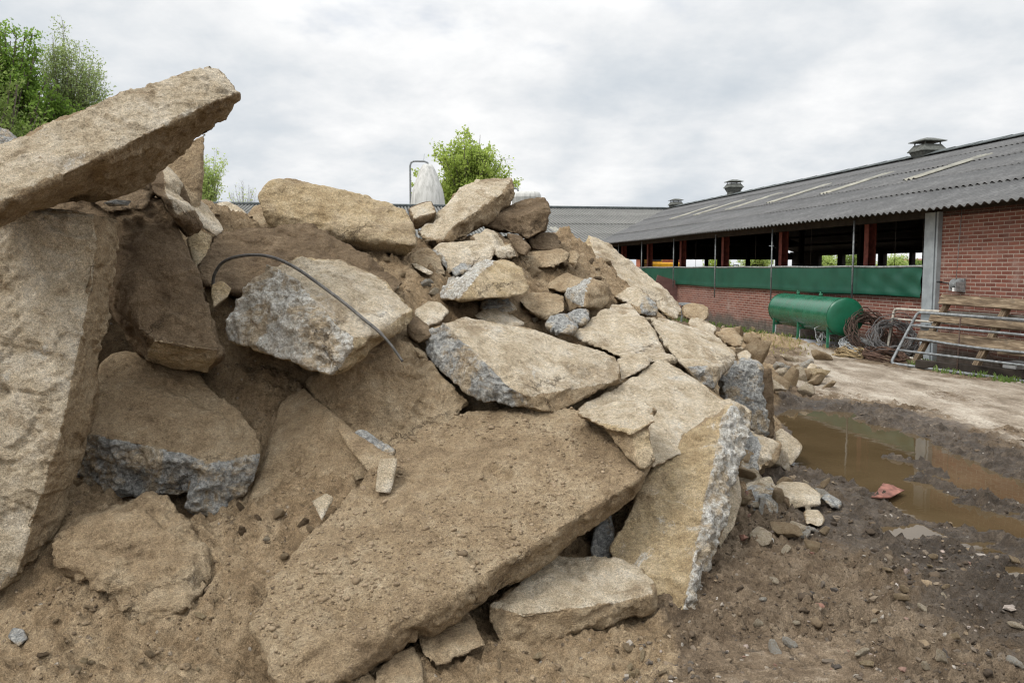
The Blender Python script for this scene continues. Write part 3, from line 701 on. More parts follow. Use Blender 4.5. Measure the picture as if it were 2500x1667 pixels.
# ------------------------------------------------------------------ the ground: yard, mud and the earth of the heap as one sheet
def ground_material():
    t = NT("ground", 0.95, 0.2)
    P = t.pos
    big = t.noise(0.9, 6, 0.6, P); mid = t.noise(7, 8, 0.65, P); fin = t.noise(45, 6, 0.7, P); grain = t.noise(190, 3, 0.7, P)
    m1 = t.mth('ADD', t.mth('MULTIPLY', big, 0.35), t.mth('MULTIPLY', mid, 0.65))
    earth = t.ramp(m1, (0.34, (0.160, 0.110, 0.065)), (0.48, (0.295, 0.213, 0.128)), (0.62, (0.420, 0.322, 0.208)))
    mud = t.ramp(m1, (0.34, (0.078, 0.055, 0.036)), (0.48, (0.175, 0.129, 0.086)), (0.62, (0.285, 0.220, 0.152)))
    wet = t.ramp(m1, (0.34, (0.034, 0.025, 0.017)), (0.5, (0.080, 0.060, 0.042)), (0.64, (0.155, 0.120, 0.086)))
    apron = t.ramp(t.noise(3.0, 8, 0.68, t.scale(P, (1.0, 0.35, 1))), (0.34, (0.13, 0.103, 0.076)), (0.47, (0.245, 0.203, 0.155)), (0.62, (0.375, 0.330, 0.268)))
    jag = t.mth('SUBTRACT', t.mth('ADD', t.mth('MULTIPLY', mid, 0.8), t.mth('MULTIPLY', fin, 0.3)), 0.55)
    w = lambda a, k=1.0: t.step(t.mth('ADD', t.attr(a), t.mth('MULTIPLY', jag, k)), 0.30, 0.70)
    c = t.mix(w("heap", 1.2), mud, earth)
    c = t.mix(w("apron", 1.6), c, apron)
    ww = w("wet", 1.6)
    c = t.mix(ww, c, wet)
    cell = t.voro(30, P, out="Color")
    sep = t.n("ShaderNodeSeparateColor"); t.put(sep.inputs[0], cell)
    d = t.voro(30, P)
    peb = t.mth('MULTIPLY', t.step(sep.outputs[1], 0.86, 0.9), t.mth('SUBTRACT', 1.0, t.step(d, 0.20, 0.34)))
    c = t.mix(t.mth('MULTIPLY', peb, 0.7), c, t.ramp(sep.outputs[2], (0.0, (0.11, 0.09, 0.08)), (0.5, (0.30, 0.22, 0.14)), (1.0, (0.50, 0.46, 0.40))))
    sp = t.step(t.noise(26, 6, 0.7, P), 0.58, 0.72)
    c = t.mix(t.mth('MULTIPLY', sp, 0.6), c, (0.05, 0.038, 0.028))
    g = t.mth('MULTIPLY', t.mth('MULTIPLY_ADD', grain, 3.2, -0.58), t.mth('MULTIPLY_ADD', fin, 2.1, -0.02))
    gg = t.n("ShaderNodeCombineColor")
    for i in range(3): t.put(gg.inputs[i], g)
    t.col(t.mix(0.8, c, gg.outputs[0], 'MULTIPLY'))
    t.rough(t.mth('MULTIPLY_ADD', ww, t.mth('MULTIPLY_ADD', mid, 1.1, -0.95), 0.95))
    t.put(t.b.inputs["Specular IOR Level"], t.mth('MULTIPLY_ADD', ww, 0.22, 0.1))
    h = t.mth('ADD', t.mth('MULTIPLY', fin, 0.8), t.mth('MULTIPLY', grain, 0.3))
    h = t.mth('ADD', h, t.mth('MULTIPLY', mid, 0.9))
    h = t.mth('ADD', h, t.mth('MULTIPLY', peb, 0.25))
    t.nrm(t.bump(h, t.mth('MULTIPLY_ADD', t.attr("apron"), -0.6, 1.0), 0.040))
    return t.m
M_GND = ground_material()

SOIL = [  # photo point and depth where bare earth of the heap shows
    (-200, 1560, 3.4), (0, 1560, 3.40), (200, 1560, 3.36), (400, 1560, 3.33), (550, 1540, 3.34), (0, 1345, 3.78), (60, 1335, 3.8), (100, 1400, 3.66), (200, 1450, 3.55), (400, 1440, 3.55), (500, 1400, 3.62), (560, 1350, 3.68),
    (480, 1210, 4.15), (530, 1250, 4.02), (600, 1250, 4.0), (520, 1330, 3.8), (620, 1290, 3.85), (680, 1210, 4.1), (760, 1120, 4.3), (830, 1085, 4.4), (545, 1160, 4.4), (640, 1000, 4.75), (610, 920, 4.9), (560, 870, 5.0), (530, 850, 5.05),
    (560, 800, 5.15), (600, 840, 5.1), (660, 870, 5.05), (520, 720, 5.2), (480, 690, 5.2), (470, 650, 5.3), (260, 1160, 4.2), (160, 1150, 4.15), (140, 1200, 4.05), (340, 1150, 4.22), (420, 1200, 4.1),
    (830, 1568, 3.27), (1000, 1540, 3.36), (1100, 1500, 3.46), (1130, 1510, 3.44), (1180, 1525, 3.40), (1200, 1568, 3.26), (1300, 1490, 3.48), (1250, 1540, 3.36), (1400, 1450, 3.62), (1500, 1435, 3.68), (1590, 1450, 3.66), (1450, 1500, 3.46),
    (920, 1020, 4.75), (1000, 975, 4.95), (1080, 945, 5.05), (1200, 945, 5.0), (1290, 950, 4.97), (720, 900, 5.1), (800, 850, 5.1),
    (480, 480, 6.1), (520, 480, 6.25), (560, 500, 6.3), (300, 470, 5.9), (380, 460, 6.0), (950, 790, 5.15), (900, 750, 5.3),
    (880, 600, 6.05), (960, 645, 5.95), (1000, 660, 6.05), (950, 690, 5.75), (900, 640, 5.85), (820, 590, 5.95),
    (1190, 600, 7.1), (1260, 565, 7.9), (1330, 565, 8.6), (1240, 600, 7.5), (1300, 600, 7.8), (1370, 625, 8.0), (1230, 640, 7.05), (1290, 622, 7.4), (1380, 655, 7.5), (1270, 545, 8.1), (1300, 520, 8.9),
    (1140, 655, 6.45), (1020, 715, 5.9), (1200, 705, 6.35), (1090, 700, 6.15), (1060, 560, 7.3), (1100, 548, 7.6), (1150, 542, 7.8), (1020, 562, 7.2), (1200, 545, 8.0), (960, 540, 7.4),
    (1150, 800, 5.85), (1300, 790, 6.3), (1400, 770, 6.8), (1560, 790, 7.2), (1600, 850, 6.4), (1480, 700, 7.4), (1350, 900, 5.3), (1500, 900, 5.6), (1600, 970, 5.3), (1480, 1000, 5.0),
    (1350, 1150, 4.7), (1430, 1200, 4.6), (1200, 1150, 4.6), (900, 1250, 4.2), (1000, 1350, 3.95), (800, 1400, 3.7), (700, 1450, 3.5), (1300, 1300, 4.2), (1430, 1330, 4.05), (1550, 1300, 4.25), (1620, 1150, 4.85),
    (1740, 762, 16.0), (1780, 770, 15.8), (1700, 775, 15.0), (1660, 800, 10.2), (200, 1118, 4.5), (300, 1135, 4.52), (400, 1155, 4.5), (450, 1195, 4.42), (250, 1010, 4.95), (400, 1010, 4.95), (420, 1345, 3.74), (470, 1310, 3.84), (380, 1390, 3.62), (1750, 1110, 6.0), (1780, 1010, 7.4), (1772, 940, 8.9), (1725, 1000, 7.2), (1660, 960, 7.0), (1700, 1130, 5.7), (1690, 1090, 5.8), (1740, 835, 10.6), (1770, 845, 10.8),
]
YARD = [(1690, 1215), (1680, 1255), (1670, 1420), (1680, 1330), (1700, 1240), (1740, 1210), (1800, 1190), (1900, 1150), (1860, 1075), (1800, 1075), (1800, 960), (1795, 910), (1830, 895), (1900, 880), (1840, 820), (1830, 790), (1750, 815),
        (1640, 1500), (1600, 1560), (1480, 1567), (1750, 1560), (2000, 1500), (2300, 1500), (2000, 1300), (2300, 1300), (2100, 1100), (2300, 950), (2000, 860), (1950, 830)]
ctrl = [at(*p) for p in SOIL] + [on_ground(x, y, 0.0) for x, y in YARD]
ctrl += [Vector(p) for p in ((-2.45, 5.0, 0.75), (-2.25, 4.6, 0.85), (-2.15, 4.75, 0.8), (-2.3, 5.4, 0.7), (-2.2, 5.85, 0.9), (-2.7, 5.3, 0.8), (-2.2, 6.6, 1.9), (-1, 7.6, 1.75), (0.3, 8.6, 1.75), (-3.0, 5.3, 1.95), (-3.6, 5.6, 1.7), (-4.2, 6.2, 1.3), (-3.5, 6.5, 1.5), (-2.5, 9, 1.3), (0, 11, 1.0), (2, 12, 0.7), (-3, 12, 0), (0, 15, 0), (3, 16, 0), (4.3, 13.5, 0.0), (5.4, 18, 0.0), (4.4, 19, 0), (5.6, 14, 0),
         (-5, 9, 0.3), (-6.5, 6, 0), (-5, 3, 0), (-3, 2.4, 0.0), (-1, 2.5, 0.0), (1, 2.5, 0), (4, 2.5, 0), (7, 4, 0), (8, 8, 0), (-2.6, 3.8, 0.35), (-3.2, 4.6, 0.9), (-9, 12, 0), (9, 14, 0), (0, 22, 0), (9, 22, 0), (-9, 22, 0), (-12, 2, 0), (14, 2, 0), (0, -2, 0), (0, 40, 0), (40, 40, 0), (-40, 40, 0), (40, -10, 0), (-40, -10, 0))]
CX = np.array([(p.x, p.y) for p in ctrl]); CZ = np.array([p.z for p in ctrl])
def kern(r): return np.sqrt(r * r + 0.02 ** 2)
Am = kern(np.linalg.norm(CX[:, None] - CX[None], axis=2))
n_ = len(CX)
Big = np.zeros((n_ + 1, n_ + 1)); Big[:n_, :n_] = Am - np.eye(n_) * 0.012; Big[n_, :n_] = 1; Big[:n_, n_] = 1
sol = np.linalg.solve(Big, np.concatenate([CZ, [0]]))
def base_h(X, Y):
    out = np.empty(len(X))
    for i in range(0, len(X), 40000):
        r = np.sqrt((X[i:i + 40000, None] - CX[None, :, 0]) ** 2 + (Y[i:i + 40000, None] - CX[None, :, 1]) ** 2)
        out[i:i + 40000] = kern(r) @ sol[:n_] + sol[n_]
    far = smooth(24, 32, np.hypot(X, Y - 5))
    return np.maximum(out, -0.02) * (1 - far)

def poly_sd(X, Y, poly):
    """signed distance to a polygon, negative inside"""
    d = np.full(len(X), 1e9); ins = np.zeros(len(X), bool)
    n = len(poly)
    for i in range(n):
        ax, ay = poly[i]; bx, by = poly[(i + 1) % n]
        ex, ey = bx - ax, by - ay
        t = np.clip(((X - ax) * ex + (Y - ay) * ey) / (ex * ex + ey * ey), 0, 1)
        d = np.minimum(d, np.hypot(X - ax - t * ex, Y - ay - t * ey))
        c = (ay > Y) != (by > Y)
        ins ^= c & (X < ex * (Y - ay) / (ey if abs(ey) > 1e-9 else 1e-9) + ax)
    return np.where(ins, -d, d)
def line_d(X, Y, pts):
    d = np.full(len(X), 1e9)
    for (ax, ay), (bx, by) in zip(pts, pts[1:]):
        ex, ey = bx - ax, by - ay
        t = np.clip(((X - ax) * ex + (Y - ay) * ey) / (ex * ex + ey * ey), 0, 1)
        d = np.minimum(d, np.hypot(X - ax - t * ex, Y - ay - t * ey))
    return d
g2 = lambda pts: [tuple(on_ground(x, y)[:2]) for x, y in pts]
PUD = g2([(1690, 925), (1785, 928), (1850, 938), (1960, 943), (2010, 962), (2110, 992), (2200, 1035), (2352, 1088), (2520, 1140), (2520, 1290), (2352, 1238), (2200, 1210), (2120, 1195), (2050, 1168), (1990, 1118), (1895, 1084), (1835, 1078), (1700, 1095)])
POOLS = [g2([(2015, 1206), (2105, 1198), (2175, 1226), (2040, 1236)]), g2([(2185, 1236), (2260, 1238), (2310, 1266), (2215, 1268)]), g2([(1830, 1080), (1870, 1082), (1880, 1094), (1835, 1092)]), g2([(2290, 1290), (2352, 1295), (2420, 1330), (2310, 1320)])]
ISLES = [g2([(1985, 960), (2060, 978), (2140, 1004), (2250, 1052), (2352, 1096)]), g2([(2035, 1046), (2110, 1062), (2170, 1090)]), g2([(2120, 1098), (2200, 1120), (2240, 1142), (2330, 1165)]), g2([(2215, 1150), (2330, 1180), (2420, 1205)])]
FOOT = [(0.9, 2.0), (0.85, 3.4), (0.95, 4.2), (1.45, 5.0), (2.1, 6.2), (2.55, 8), (3.2, 10.5), (4.2, 13.5), (5.2, 16), (5.2, 19), (2, 22)]
APRON = g2([(1850, 812), (1900, 815), (2000, 838), (2200, 865), (2520, 910), (2700, 1000), (2420, 1040), (2250, 990), (2110, 945), (1960, 915), (1840, 900), (1825, 850)])
def yard(X, Y):
    """height and surface masks of the ground"""
    P = np.stack([X, Y, np.zeros_like(X)], 1)
    h = base_h(X, Y)
    near = 1 - smooth(14, 30, np.hypot(X, Y))
    heap = smooth(0.02, 0.22, h)
    heap = np.maximum(heap, smooth(0.3, -0.3, X - np.interp(Y, [a[1] for a in FOOT], [a[0] for a in FOOT]) + 0.25 + 0.5 * fbm(P * 1.3 + 8, 4)))
    n1 = fbm(P * 1.7, 3); n2 = fbm(P * 6.5 + 9, 4, 0.55); n3 = fbm(P * 24 + 3, 3, 0.6)
    lump = smooth(0.05, 0.5, perlin(P * 10 + 40)) * 0.5 + smooth(0.1, 0.55, perlin(P * 23 + 50)) * 0.3
    clod = smooth(0.0, 0.5, perlin(P * 47 + 8)) * 0.010 * smooth(-0.3, 0.4, perlin(P * 3.1 + 60))
    bil = np.abs(perlin(P * 9 + 14)) * 0.5 + np.abs(perlin(P * 19 + 24)) * 0.30 + np.abs(perlin(P * 37 + 34)) * 0.20
    bil = (bil - 0.14) * (0.55 + 0.9 * smooth(-0.25, 0.35, perlin(P * 2.4 + 90)))
    ap = smooth(0.35, -0.35, poly_sd(X, Y, APRON) + 0.7 * n1 + 0.35 * n2) * (1 - 0.55 * smooth(0.05, 0.45, fbm(P * np.array([0.9, 0.45, 1]) + 33, 4)))
    rough = (0.35 + 0.65 * heap) * (1 - 0.8 * ap) * near
    mudz = (1 - heap) * (1 - ap) * near
    h = h - 0.022 * heap * near + rough * (0.050 * n1 + 0.070 * n2 + 0.040 * n3 + 0.030 * lump + 1.3 * clod + 0.085 * bil) + near * 0.004 * n2 + mudz * (0.030 * n3 + 0.020 * lump + 1.0 * clod + 0.030 * n2 + 0.095 * bil)
    # wheel ruts in the mud before the apron
    sd = poly_sd(X, Y, PUD) + 0.22 * n1 + 0.10 * n2
    isl = np.full(len(X), 9.0)
    for k, l in enumerate(ISLES):
        isl = np.minimum(isl, line_d(X, Y, l) - (0.05, 0.03, 0.06, 0.02)[k] - 0.16 * n2 - 0.04 * n3)
    pd = np.maximum(sd, -isl)
    for q in POOLS:
        pd = np.minimum(pd, poly_sd(X, Y, q) + 0.10 * n2 - 0.02)
    inn = smooth(0.05, -0.10, pd) * (1 - heap)
    rim = smooth(0.9, 0.05, pd) * (1 - inn)
    shore = 0.022 + 0.05 * np.maximum(0, fbm(P * 5 + 70, 3)) + 0.02 * n3
    h = h * (1 - inn) + inn * -0.055
    h = h + 0.018 * mudz + 0.05 * ap * near
    floor_ = -0.004 + (1 - inn) * shore * smooth(0.0, 0.25, pd) - 0.10 * smooth(0.35, 0.9, pd)
    h = np.where(inn < 0.5, np.maximum(h, floor_), h)
    h = h + (1 - heap) * near * 0.035 * smooth(1.6, 0.2, pd) * smooth(0.0, 0.2, pd) * np.maximum(0, fbm(P * 9 + 21, 3) + 0.15)
    wet = np.clip(smooth(0.75, 0.0, pd + 0.3 * n1) * 0.9 + 0.25 * smooth(2.2, 0.5, pd), 0, 1) * (1 - heap)
    wet = np.maximum(wet, 0.72 * smooth(1.2, 2.5, X + 0.5 * n1) * smooth(6.5, 4.5, Y) * (1 - heap))
    # joints of the paving that shows through the mud
    pv = smooth(0.66, 0.86, X + 0.15 * n1) * smooth(1.75, 1.25, X + 0.4 * n1) * smooth(3.60, 3.42, Y + 0.35 * n1) * smooth(-0.35, 0.05, n1)
    u = (X + 0.25 * (Y - 3.4)) / 0.29 + 0.16 * n1; v = (Y - 0.12 * X) / 0.155 + 0.16 * n1
    u = u + 0.5 * (np.floor(v) % 2)
    jd = np.minimum(np.abs(u - np.round(u)) * 0.29, np.abs(v - np.round(v)) * 0.155)
    h = h * (1 - 0.88 * pv) - pv * 0.024 * smooth(0.015, 0.002, jd) * (0.7 + 0.5 * n2)
    jn = smooth(0.013, 0.003, jd)
    ap = np.maximum(ap, 0.30 * pv * (1 - jn)); wet = np.maximum(wet * (1 - 0.5 * pv), 0.55 * pv * jn); heap = heap * (1 - pv)
    return h, heap, ap, wet

def lines(segs):
    out = [segs[0][0]]
    for a, b, s in segs:
        n = max(1, int(round((b - a) / s)))
        out += list(np.linspace(a, b, n + 1)[1:])
    return np.array(out)
def geo(a, b, first, ratio):
    out, s, x = [], first, a
    while x < b:
        x += s; s *= ratio; out.append(x)
    return out
gx = np.concatenate([-np.array(geo(3.4, 700, 0.05, 1.14))[::-1], lines([(-3.4, 2.1, 0.0135), (2.1, 5.2, 0.021)]), geo(5.2, 700, 0.04, 1.10)])
gy = np.concatenate([-np.array(geo(-2.5, 700, 0.1, 1.2))[::-1], lines([(2.5, 6.2, 0.0135), (6.2, 9.5, 0.022), (9.5, 13, 0.04)]), geo(13, 900, 0.06, 1.08)])
GX, GY = np.meshgrid(gx, gy)
gh, gheap, gap, gwet = yard(GX.ravel(), GY.ravel())
nx, ny = len(gx), len(gy)
idx = np.arange(nx * ny).reshape(ny, nx)
GF = np.stack([idx[:-1, :-1], idx[:-1, 1:], idx[1:, 1:], idx[1:, :-1]], -1).reshape(-1, 4)
GV = np.stack([GX.ravel(), GY.ravel(), gh], 1)
ground = link_mesh("ground", np_mesh("ground", GV, GF, True, {"heap": gheap, "apron": gap, "wet": gwet}), M_GND)
tag(ground, kind="structure")
GH = gh.reshape(ny, nx)
def ground_z(x, y):
    i = np.clip(np.searchsorted(gx, x) - 1, 0, nx - 2); j = np.clip(np.searchsorted(gy, y) - 1, 0, ny - 2)
    u = (x - gx[i]) / (gx[i + 1] - gx[i]); v = (y - gy[j]) / (gy[j + 1] - gy[j])
    return (GH[j, i] * (1 - u) + GH[j, i + 1] * u) * (1 - v) + (GH[j + 1, i] * (1 - u) + GH[j + 1, i + 1] * u) * v

# muddy water
def water_material():
    t = NT("water", 0.03, 0.5)
    t.b.inputs["IOR"].default_value = 1.33
    t.col(t.ramp(t.noise(1.2, 3, 0.5, t.pos), (0.35, (0.066, 0.045, 0.022)), (0.65, (0.092, 0.064, 0.033))))
    t.nrm(t.bump(t.noise(5, 2, 0.5, t.pos), 0.03, 0.02))
    return t.m
wb = MB()
for poly, m in [(PUD, 0.7)] + [(q, 0.25) for q in POOLS[:2] + POOLS[3:]]:
    if poly is PUD:
        c = np.mean(np.array(poly), 0)
        wb.quad((1.2, 4.2, -0.012), (6.2, 4.2, -0.012), (6.2, 10.6, -0.012), (1.2, 10.6, -0.012))
tag(wb.build("water", water_material()), kind="structure")

# ------------------------------------------------------------------ crumbs of earth and gravel
def ico(k):
    b = bmesh.new(); bmesh.ops.create_icosphere(b, subdivisions=k, radius=1)
    r = np.array([v.co[:] for v in b.verts]), np.array([[v.index for v in f.verts] for f in b.faces]); b.free()
    return r
ICO1, ICO2 = ico(1), ico(2)
def bits(name, pos, size, mat, kind="stuff", flat=0.65, jit=0.45, I=ICO1, tone=None, smooth_=False):
    IV, IF = I
    n, m = len(pos), len(IV)
    V = np.repeat(IV[None], n, 0)
    if m > 12:
        sd = rng.uniform(0, 50, (n, 1, 3))
        nz = fbm((V * 1.3 + sd).reshape(-1, 3), 3, 0.6).reshape(n, m, 1)
        V = V * (1 + jit * 1.6 * nz)
    else:
        V = V * (1 + jit * rng.normal(size=(n, m, 1)).clip(-1.4, 1.4))
    V = V * np.stack([rng.uniform(0.7, 1.3, n), rng.uniform(0.7, 1.3, n), flat * rng.uniform(0.6, 1.2, n)], 1)[:, None]
    a, b = rng.uniform(0, 6.28, n), rng.normal(0, 0.5, n)
    ca, sa, cb, sb = np.cos(a), np.sin(a), np.cos(b), np.sin(b)
    x = V[..., 0] * cb[:, None] - V[..., 2] * sb[:, None]; z = V[..., 0] * sb[:, None] + V[..., 2] * cb[:, None]
    y = V[..., 1]
    V = np.stack([x * ca[:, None] - y * sa[:, None], x * sa[:, None] + y * ca[:, None], z], -1)
    V = V * size[:, None, None] + pos[:, None]
    F = (IF[None] + m * np.arange(n)[:, None, None]).reshape(-1, 3)
    o = link_mesh(name, np_mesh(name, V.reshape(-1, 3), F, smooth_, {"tone": np.repeat(tone if tone is not None else rng.uniform(0, 1, n), m)}), mat)
    return tag(o, kind=kind)
def tone_material(name, *stops, rough=0.92):
    t = NT(name, rough, 0.2)
    c = t.ramp(t.attr("tone"), *stops)
    n = t.noise(60, 5, 0.75)
    t.col(t.mix(t.step(n, 0.3, 0.7), t.mix(0.45, c, (0.05, 0.04, 0.03)), c))
    t.nrm(t.bump(t.noise(90, 4, 0.7), 0.9, 0.006))
    return t.m
M_CRUMB = tone_material("soil_crumb", (0.0, (0.060, 0.045, 0.033)), (0.3, (0.120, 0.088, 0.058)), (0.6, (0.235, 0.172, 0.106)), (1.0, (0.39, 0.30, 0.20)))
M_GRAV = tone_material("gravel", (0.0, (0.07, 0.06, 0.052)), (0.4, (0.17, 0.135, 0.10)), (0.65, (0.27, 0.20, 0.125)), (0.85, (0.34, 0.31, 0.27)), (0.95, (0.24, 0.12, 0.085)), (1.0, (0.62, 0.59, 0.53)))
def polar(n, a0, a1, r0, r1, k=1.0):
    a = np.radians(rng.uniform(a0, a1, n)); r = r0 * (r1 / r0) ** (rng.uniform(0, 1, n) ** k)
    return r * np.sin(a), r * np.cos(a)
def crumbs(n, med, sg, lo_, hi_, I, jit, clump, a0=-37, a1=38, r1=9.5):
    X, Y = polar(n, a0, a1, 3.05, r1)
    h0, hp, ap_, wt = yard(X, Y)
    P = np.stack([X, Y, 0 * X], 1)
    keep = (h0 > -0.006) & (ap_ < 0.5) & ~((X > 0.8) & (X < 1.5) & (Y < 3.45)) & (fbm(P * clump, 2) + rng.uniform(-0.25, 0.25, len(X)) > -0.02)
    X, Y, hp, wt = X[keep], Y[keep], hp[keep], wt[keep]
    S = np.exp(rng.normal(np.log(med), sg, len(X))).clip(lo_, hi_)
    tone = np.clip(0.20 + 0.42 * hp - 0.10 * wt + rng.normal(0, 0.13, len(X)), 0, 1)
    bits("soil_crumbs", np.stack([X, Y, ground_z(X, Y) + S * 0.12], 1), S, M_CRUMB, I=I, jit=jit, tone=tone, smooth_=True)
crumbs(42000, 0.0043, 0.45, 0.0025, 0.010, ICO1, 0.32, 2.2)
crumbs(3600, 0.0100, 0.42, 0.007, 0.032, ICO2, 0.75, 1.5)
bvR = None
for o, V, F in ROCKS:
    if "huge sand-covered" in o["label"]:
        bvR = BVHTree.FromPolygons(V.tolist(), F.tolist())
        lo, hi = V.min(0), V.max(0)
P_ = []
for k in range(9000):
    x, y = rng.uniform(lo[0], hi[0]), rng.uniform(lo[1], hi[1])
    loc, n, i, d = bvR.ray_cast(Vector((x, y, 4)), Vector((0, 0, -1)))
    if loc is not None and n.z > 0.6: P_.append(loc[:])
P_ = np.array(P_)
P_ = P_[fbm(P_ * 2.5, 2) + rng.uniform(-0.3, 0.3, len(P_)) > -0.05]
S = np.exp(rng.normal(np.log(0.0045), 0.55, len(P_))).clip(0.0025, 0.022)
bits("soil_crumbs", P_ + np.stack([0 * S, 0 * S, S * 0.1], 1), S, M_CRUMB, jit=0.25, smooth_=True, tone=np.clip(0.72 + rng.normal(0, 0.14, len(P_)), 0, 1))
X, Y = polar(8500, 8, 40, 3.1, 14, 1.2)
h0, hp, ap_, wt = yard(X, Y)
keep = (h0 > -0.006) & (ap_ < 0.4) & (fbm(np.stack([X, Y, 0 * X], 1) * 1.3 + 5, 3) + rng.uniform(-0.2, 0.2, len(X)) > 0.02) & (rng.uniform(0, 1, len(X)) > smooth(2.6, 4.0, X) * 0.7)
X, Y = X[keep], Y[keep]
S = np.exp(rng.normal(np.log(0.0065), 0.6, len(X))).clip(0.0035, 0.032)
bits("gravel", np.stack([X, Y, ground_z(X, Y) + S * 0.05], 1), S, M_GRAV, jit=0.3, tone=rng.uniform(0, 1, len(X)) ** 1.3)

# ------------------------------------------------------------------ loose fragments, each a copy of one of the prototypes
def hit_ground(x, y):
    r = ray(x, y)
    ys = np.linspace(3.0, 26, 1500)
    g = ground_z(r.x * ys, ys)
    k = np.argmax(EYE + r.z * ys < g)
    return (r.x * ys[k], ys[k], g[k]) if k > 0 else None
FR = np.random.default_rng(77)
KINDS_ = ["pale", "brown", "grey", "tan", "dark", "pale", "brown", "whitish"]
proto_used = [False] * len(FRAG)
def fragment(x, y, size, kinds, where, group):
    g = hit_ground(x, y)
    if g is None: return
    k = int(FR.choice(kinds))
    o = FRAG[k]
    if proto_used[k]:
        o = FRAG[k].copy(); COL.objects.link(o)
    proto_used[k] = True
    s = size * FR.uniform(0.6, 1.5) / 2
    o.scale = (s * FR.uniform(0.8, 1.2), s * FR.uniform(0.8, 1.2), s * FR.uniform(0.7, 1.0))
    o.rotation_euler = (FR.uniform(-0.5, 0.5) + FR.choice([0, 1.57, 3.1]), FR.uniform(-0.4, 0.4), FR.uniform(0, 6.28))
    o.location = (g[0], g[1], g[2] + s * 0.30)
    tag(o, f"loose {KINDS_[k]} concrete fragment {where}", "concrete fragment", group, "thing")
def area(n, x0, x1, y0, y1, size, kinds, where, group):
    for _ in range(n): fragment(FR.uniform(x0, x1), FR.uniform(y0, y1), size, kinds, where, group)
area(6, 880, 1010, 600, 700, 0.08, [0, 1, 6, 7], "on the earth under the big tan slab", "fragments under the big tan slab")
area(6, 1185, 1400, 600, 680, 0.09, [1, 4, 6], "on the earth slope by the long tilted slab", "fragments on the earth slope")
area(5, 1080, 1320, 690, 765, 0.11, [0, 1, 5, 7], "between the middle slabs", "fragments between the middle slabs")
area(20, 1700, 1900, 1100, 1260, 0.10, [0, 1, 5, 6, 7], "in the mud at the foot of the heap", "fragments at the foot of the heap")
area(9, 1690, 1800, 1040, 1110, 0.16, [0, 1, 5, 6], "by the bluish upright block's foot", "fragments by the upright block")
area(16, 1640, 1740, 745, 830, 0.28, [0, 1, 3, 5, 6], "at the heap's far end", "fragments at the heap's far end")
area(22, 1760, 1905, 825, 905, 0.22, [0, 1, 3, 5, 6, 7], "in the debris beyond the puddle", "fragments beyond the puddle")
area(12, 20, 560, 1380, 1560, 0.035, [1, 4, 6, 3], "on the sandy earth before the heap", "fragments on the front earth")
area(10, 520, 760, 1150, 1330, 0.045, [1, 4, 6, 0], "in the sandy hollow beside the huge slab", "fragments in the sandy hollow")
area(26, 1660, 2340, 1240, 1560, 0.05, [0, 1, 3, 5, 6, 7], "scattered over the near mud", "fragments in the near mud")
area(12, 1120, 1560, 1490, 1565, 0.04, [0, 1, 3, 4], "on the sand before the low tan slab", "fragments on the near sand")
for k, u in enumerate(proto_used):
    if not u: bpy.data.objects.remove(FRAG[k])
# ------------------------------------------------------------------ the barn
def brick_material(name="brick", moss=True):
    t = NT(name, 0.9, 0.2)
    sx = t.n("ShaderNodeSeparateXYZ"); t.put(sx.inputs[0], t.obj)
    cb = t.n("ShaderNodeCombineXYZ")
    t.put(cb.inputs[0], t.mth('ADD', sx.outputs[1], sx.outputs[0])); t.put(cb.inputs[1], sx.outputs[2])
    b = t.n("ShaderNodeTexBrick"); t.put(b.inputs["Vector"], cb.outputs[0])
    b.offset = 0.5; b.inputs["Scale"].default_value = 1.0
    b.inputs["Brick Width"].default_value = 0.22; b.inputs["Row Height"].default_value = 0.0625
    b.inputs["Mortar Size"].default_value = 0.0065; b.inputs["Mortar Smooth"].default_value = 0.15; b.inputs["Bias"].default_value = -0.1
    b.inputs["Color1"].default_value = (0.140, 0.054, 0.040, 1); b.inputs["Color2"].default_value = (0.235, 0.098, 0.071, 1)
    b.inputs["Mortar"].default_value = (0.36, 0.305, 0.255, 1)
    n = t.noise(3.5, 7, 0.65)
    c = t.mix(t.mth('MULTIPLY', t.step(n, 0.42, 0.72), 0.5), b.outputs["Color"], (0.21, 0.135, 0.115))
    ef = t.step(t.noise(1.3, 8, 0.7), 0.56, 0.72)
    c = t.mix(t.mth('MULTIPLY', ef, 0.35), c, (0.42, 0.36, 0.31))
    if moss:
        lowz = t.mth('ADD', sx.outputs[2], t.mth('MULTIPLY', t.noise(2.2, 6, 0.65), 0.55))
        mm = t.mth('SUBTRACT', 1.0, t.step(lowz, 0.46, 0.74))
        c = t.mix(t.mth('MULTIPLY', mm, 0.85), c, t.ramp(t.noise(9, 5), (0.35, (0.055, 0.055, 0.045)), (0.65, (0.12, 0.11, 0.095))))
    t.col(c)
    h = t.mth('ADD', t.mth('MULTIPLY', b.outputs["Fac"], -1.0), t.mth('MULTIPLY', t.noise(60, 4), 0.3))
    t.nrm(t.bump(h, 0.6, 0.008))
    return t.m
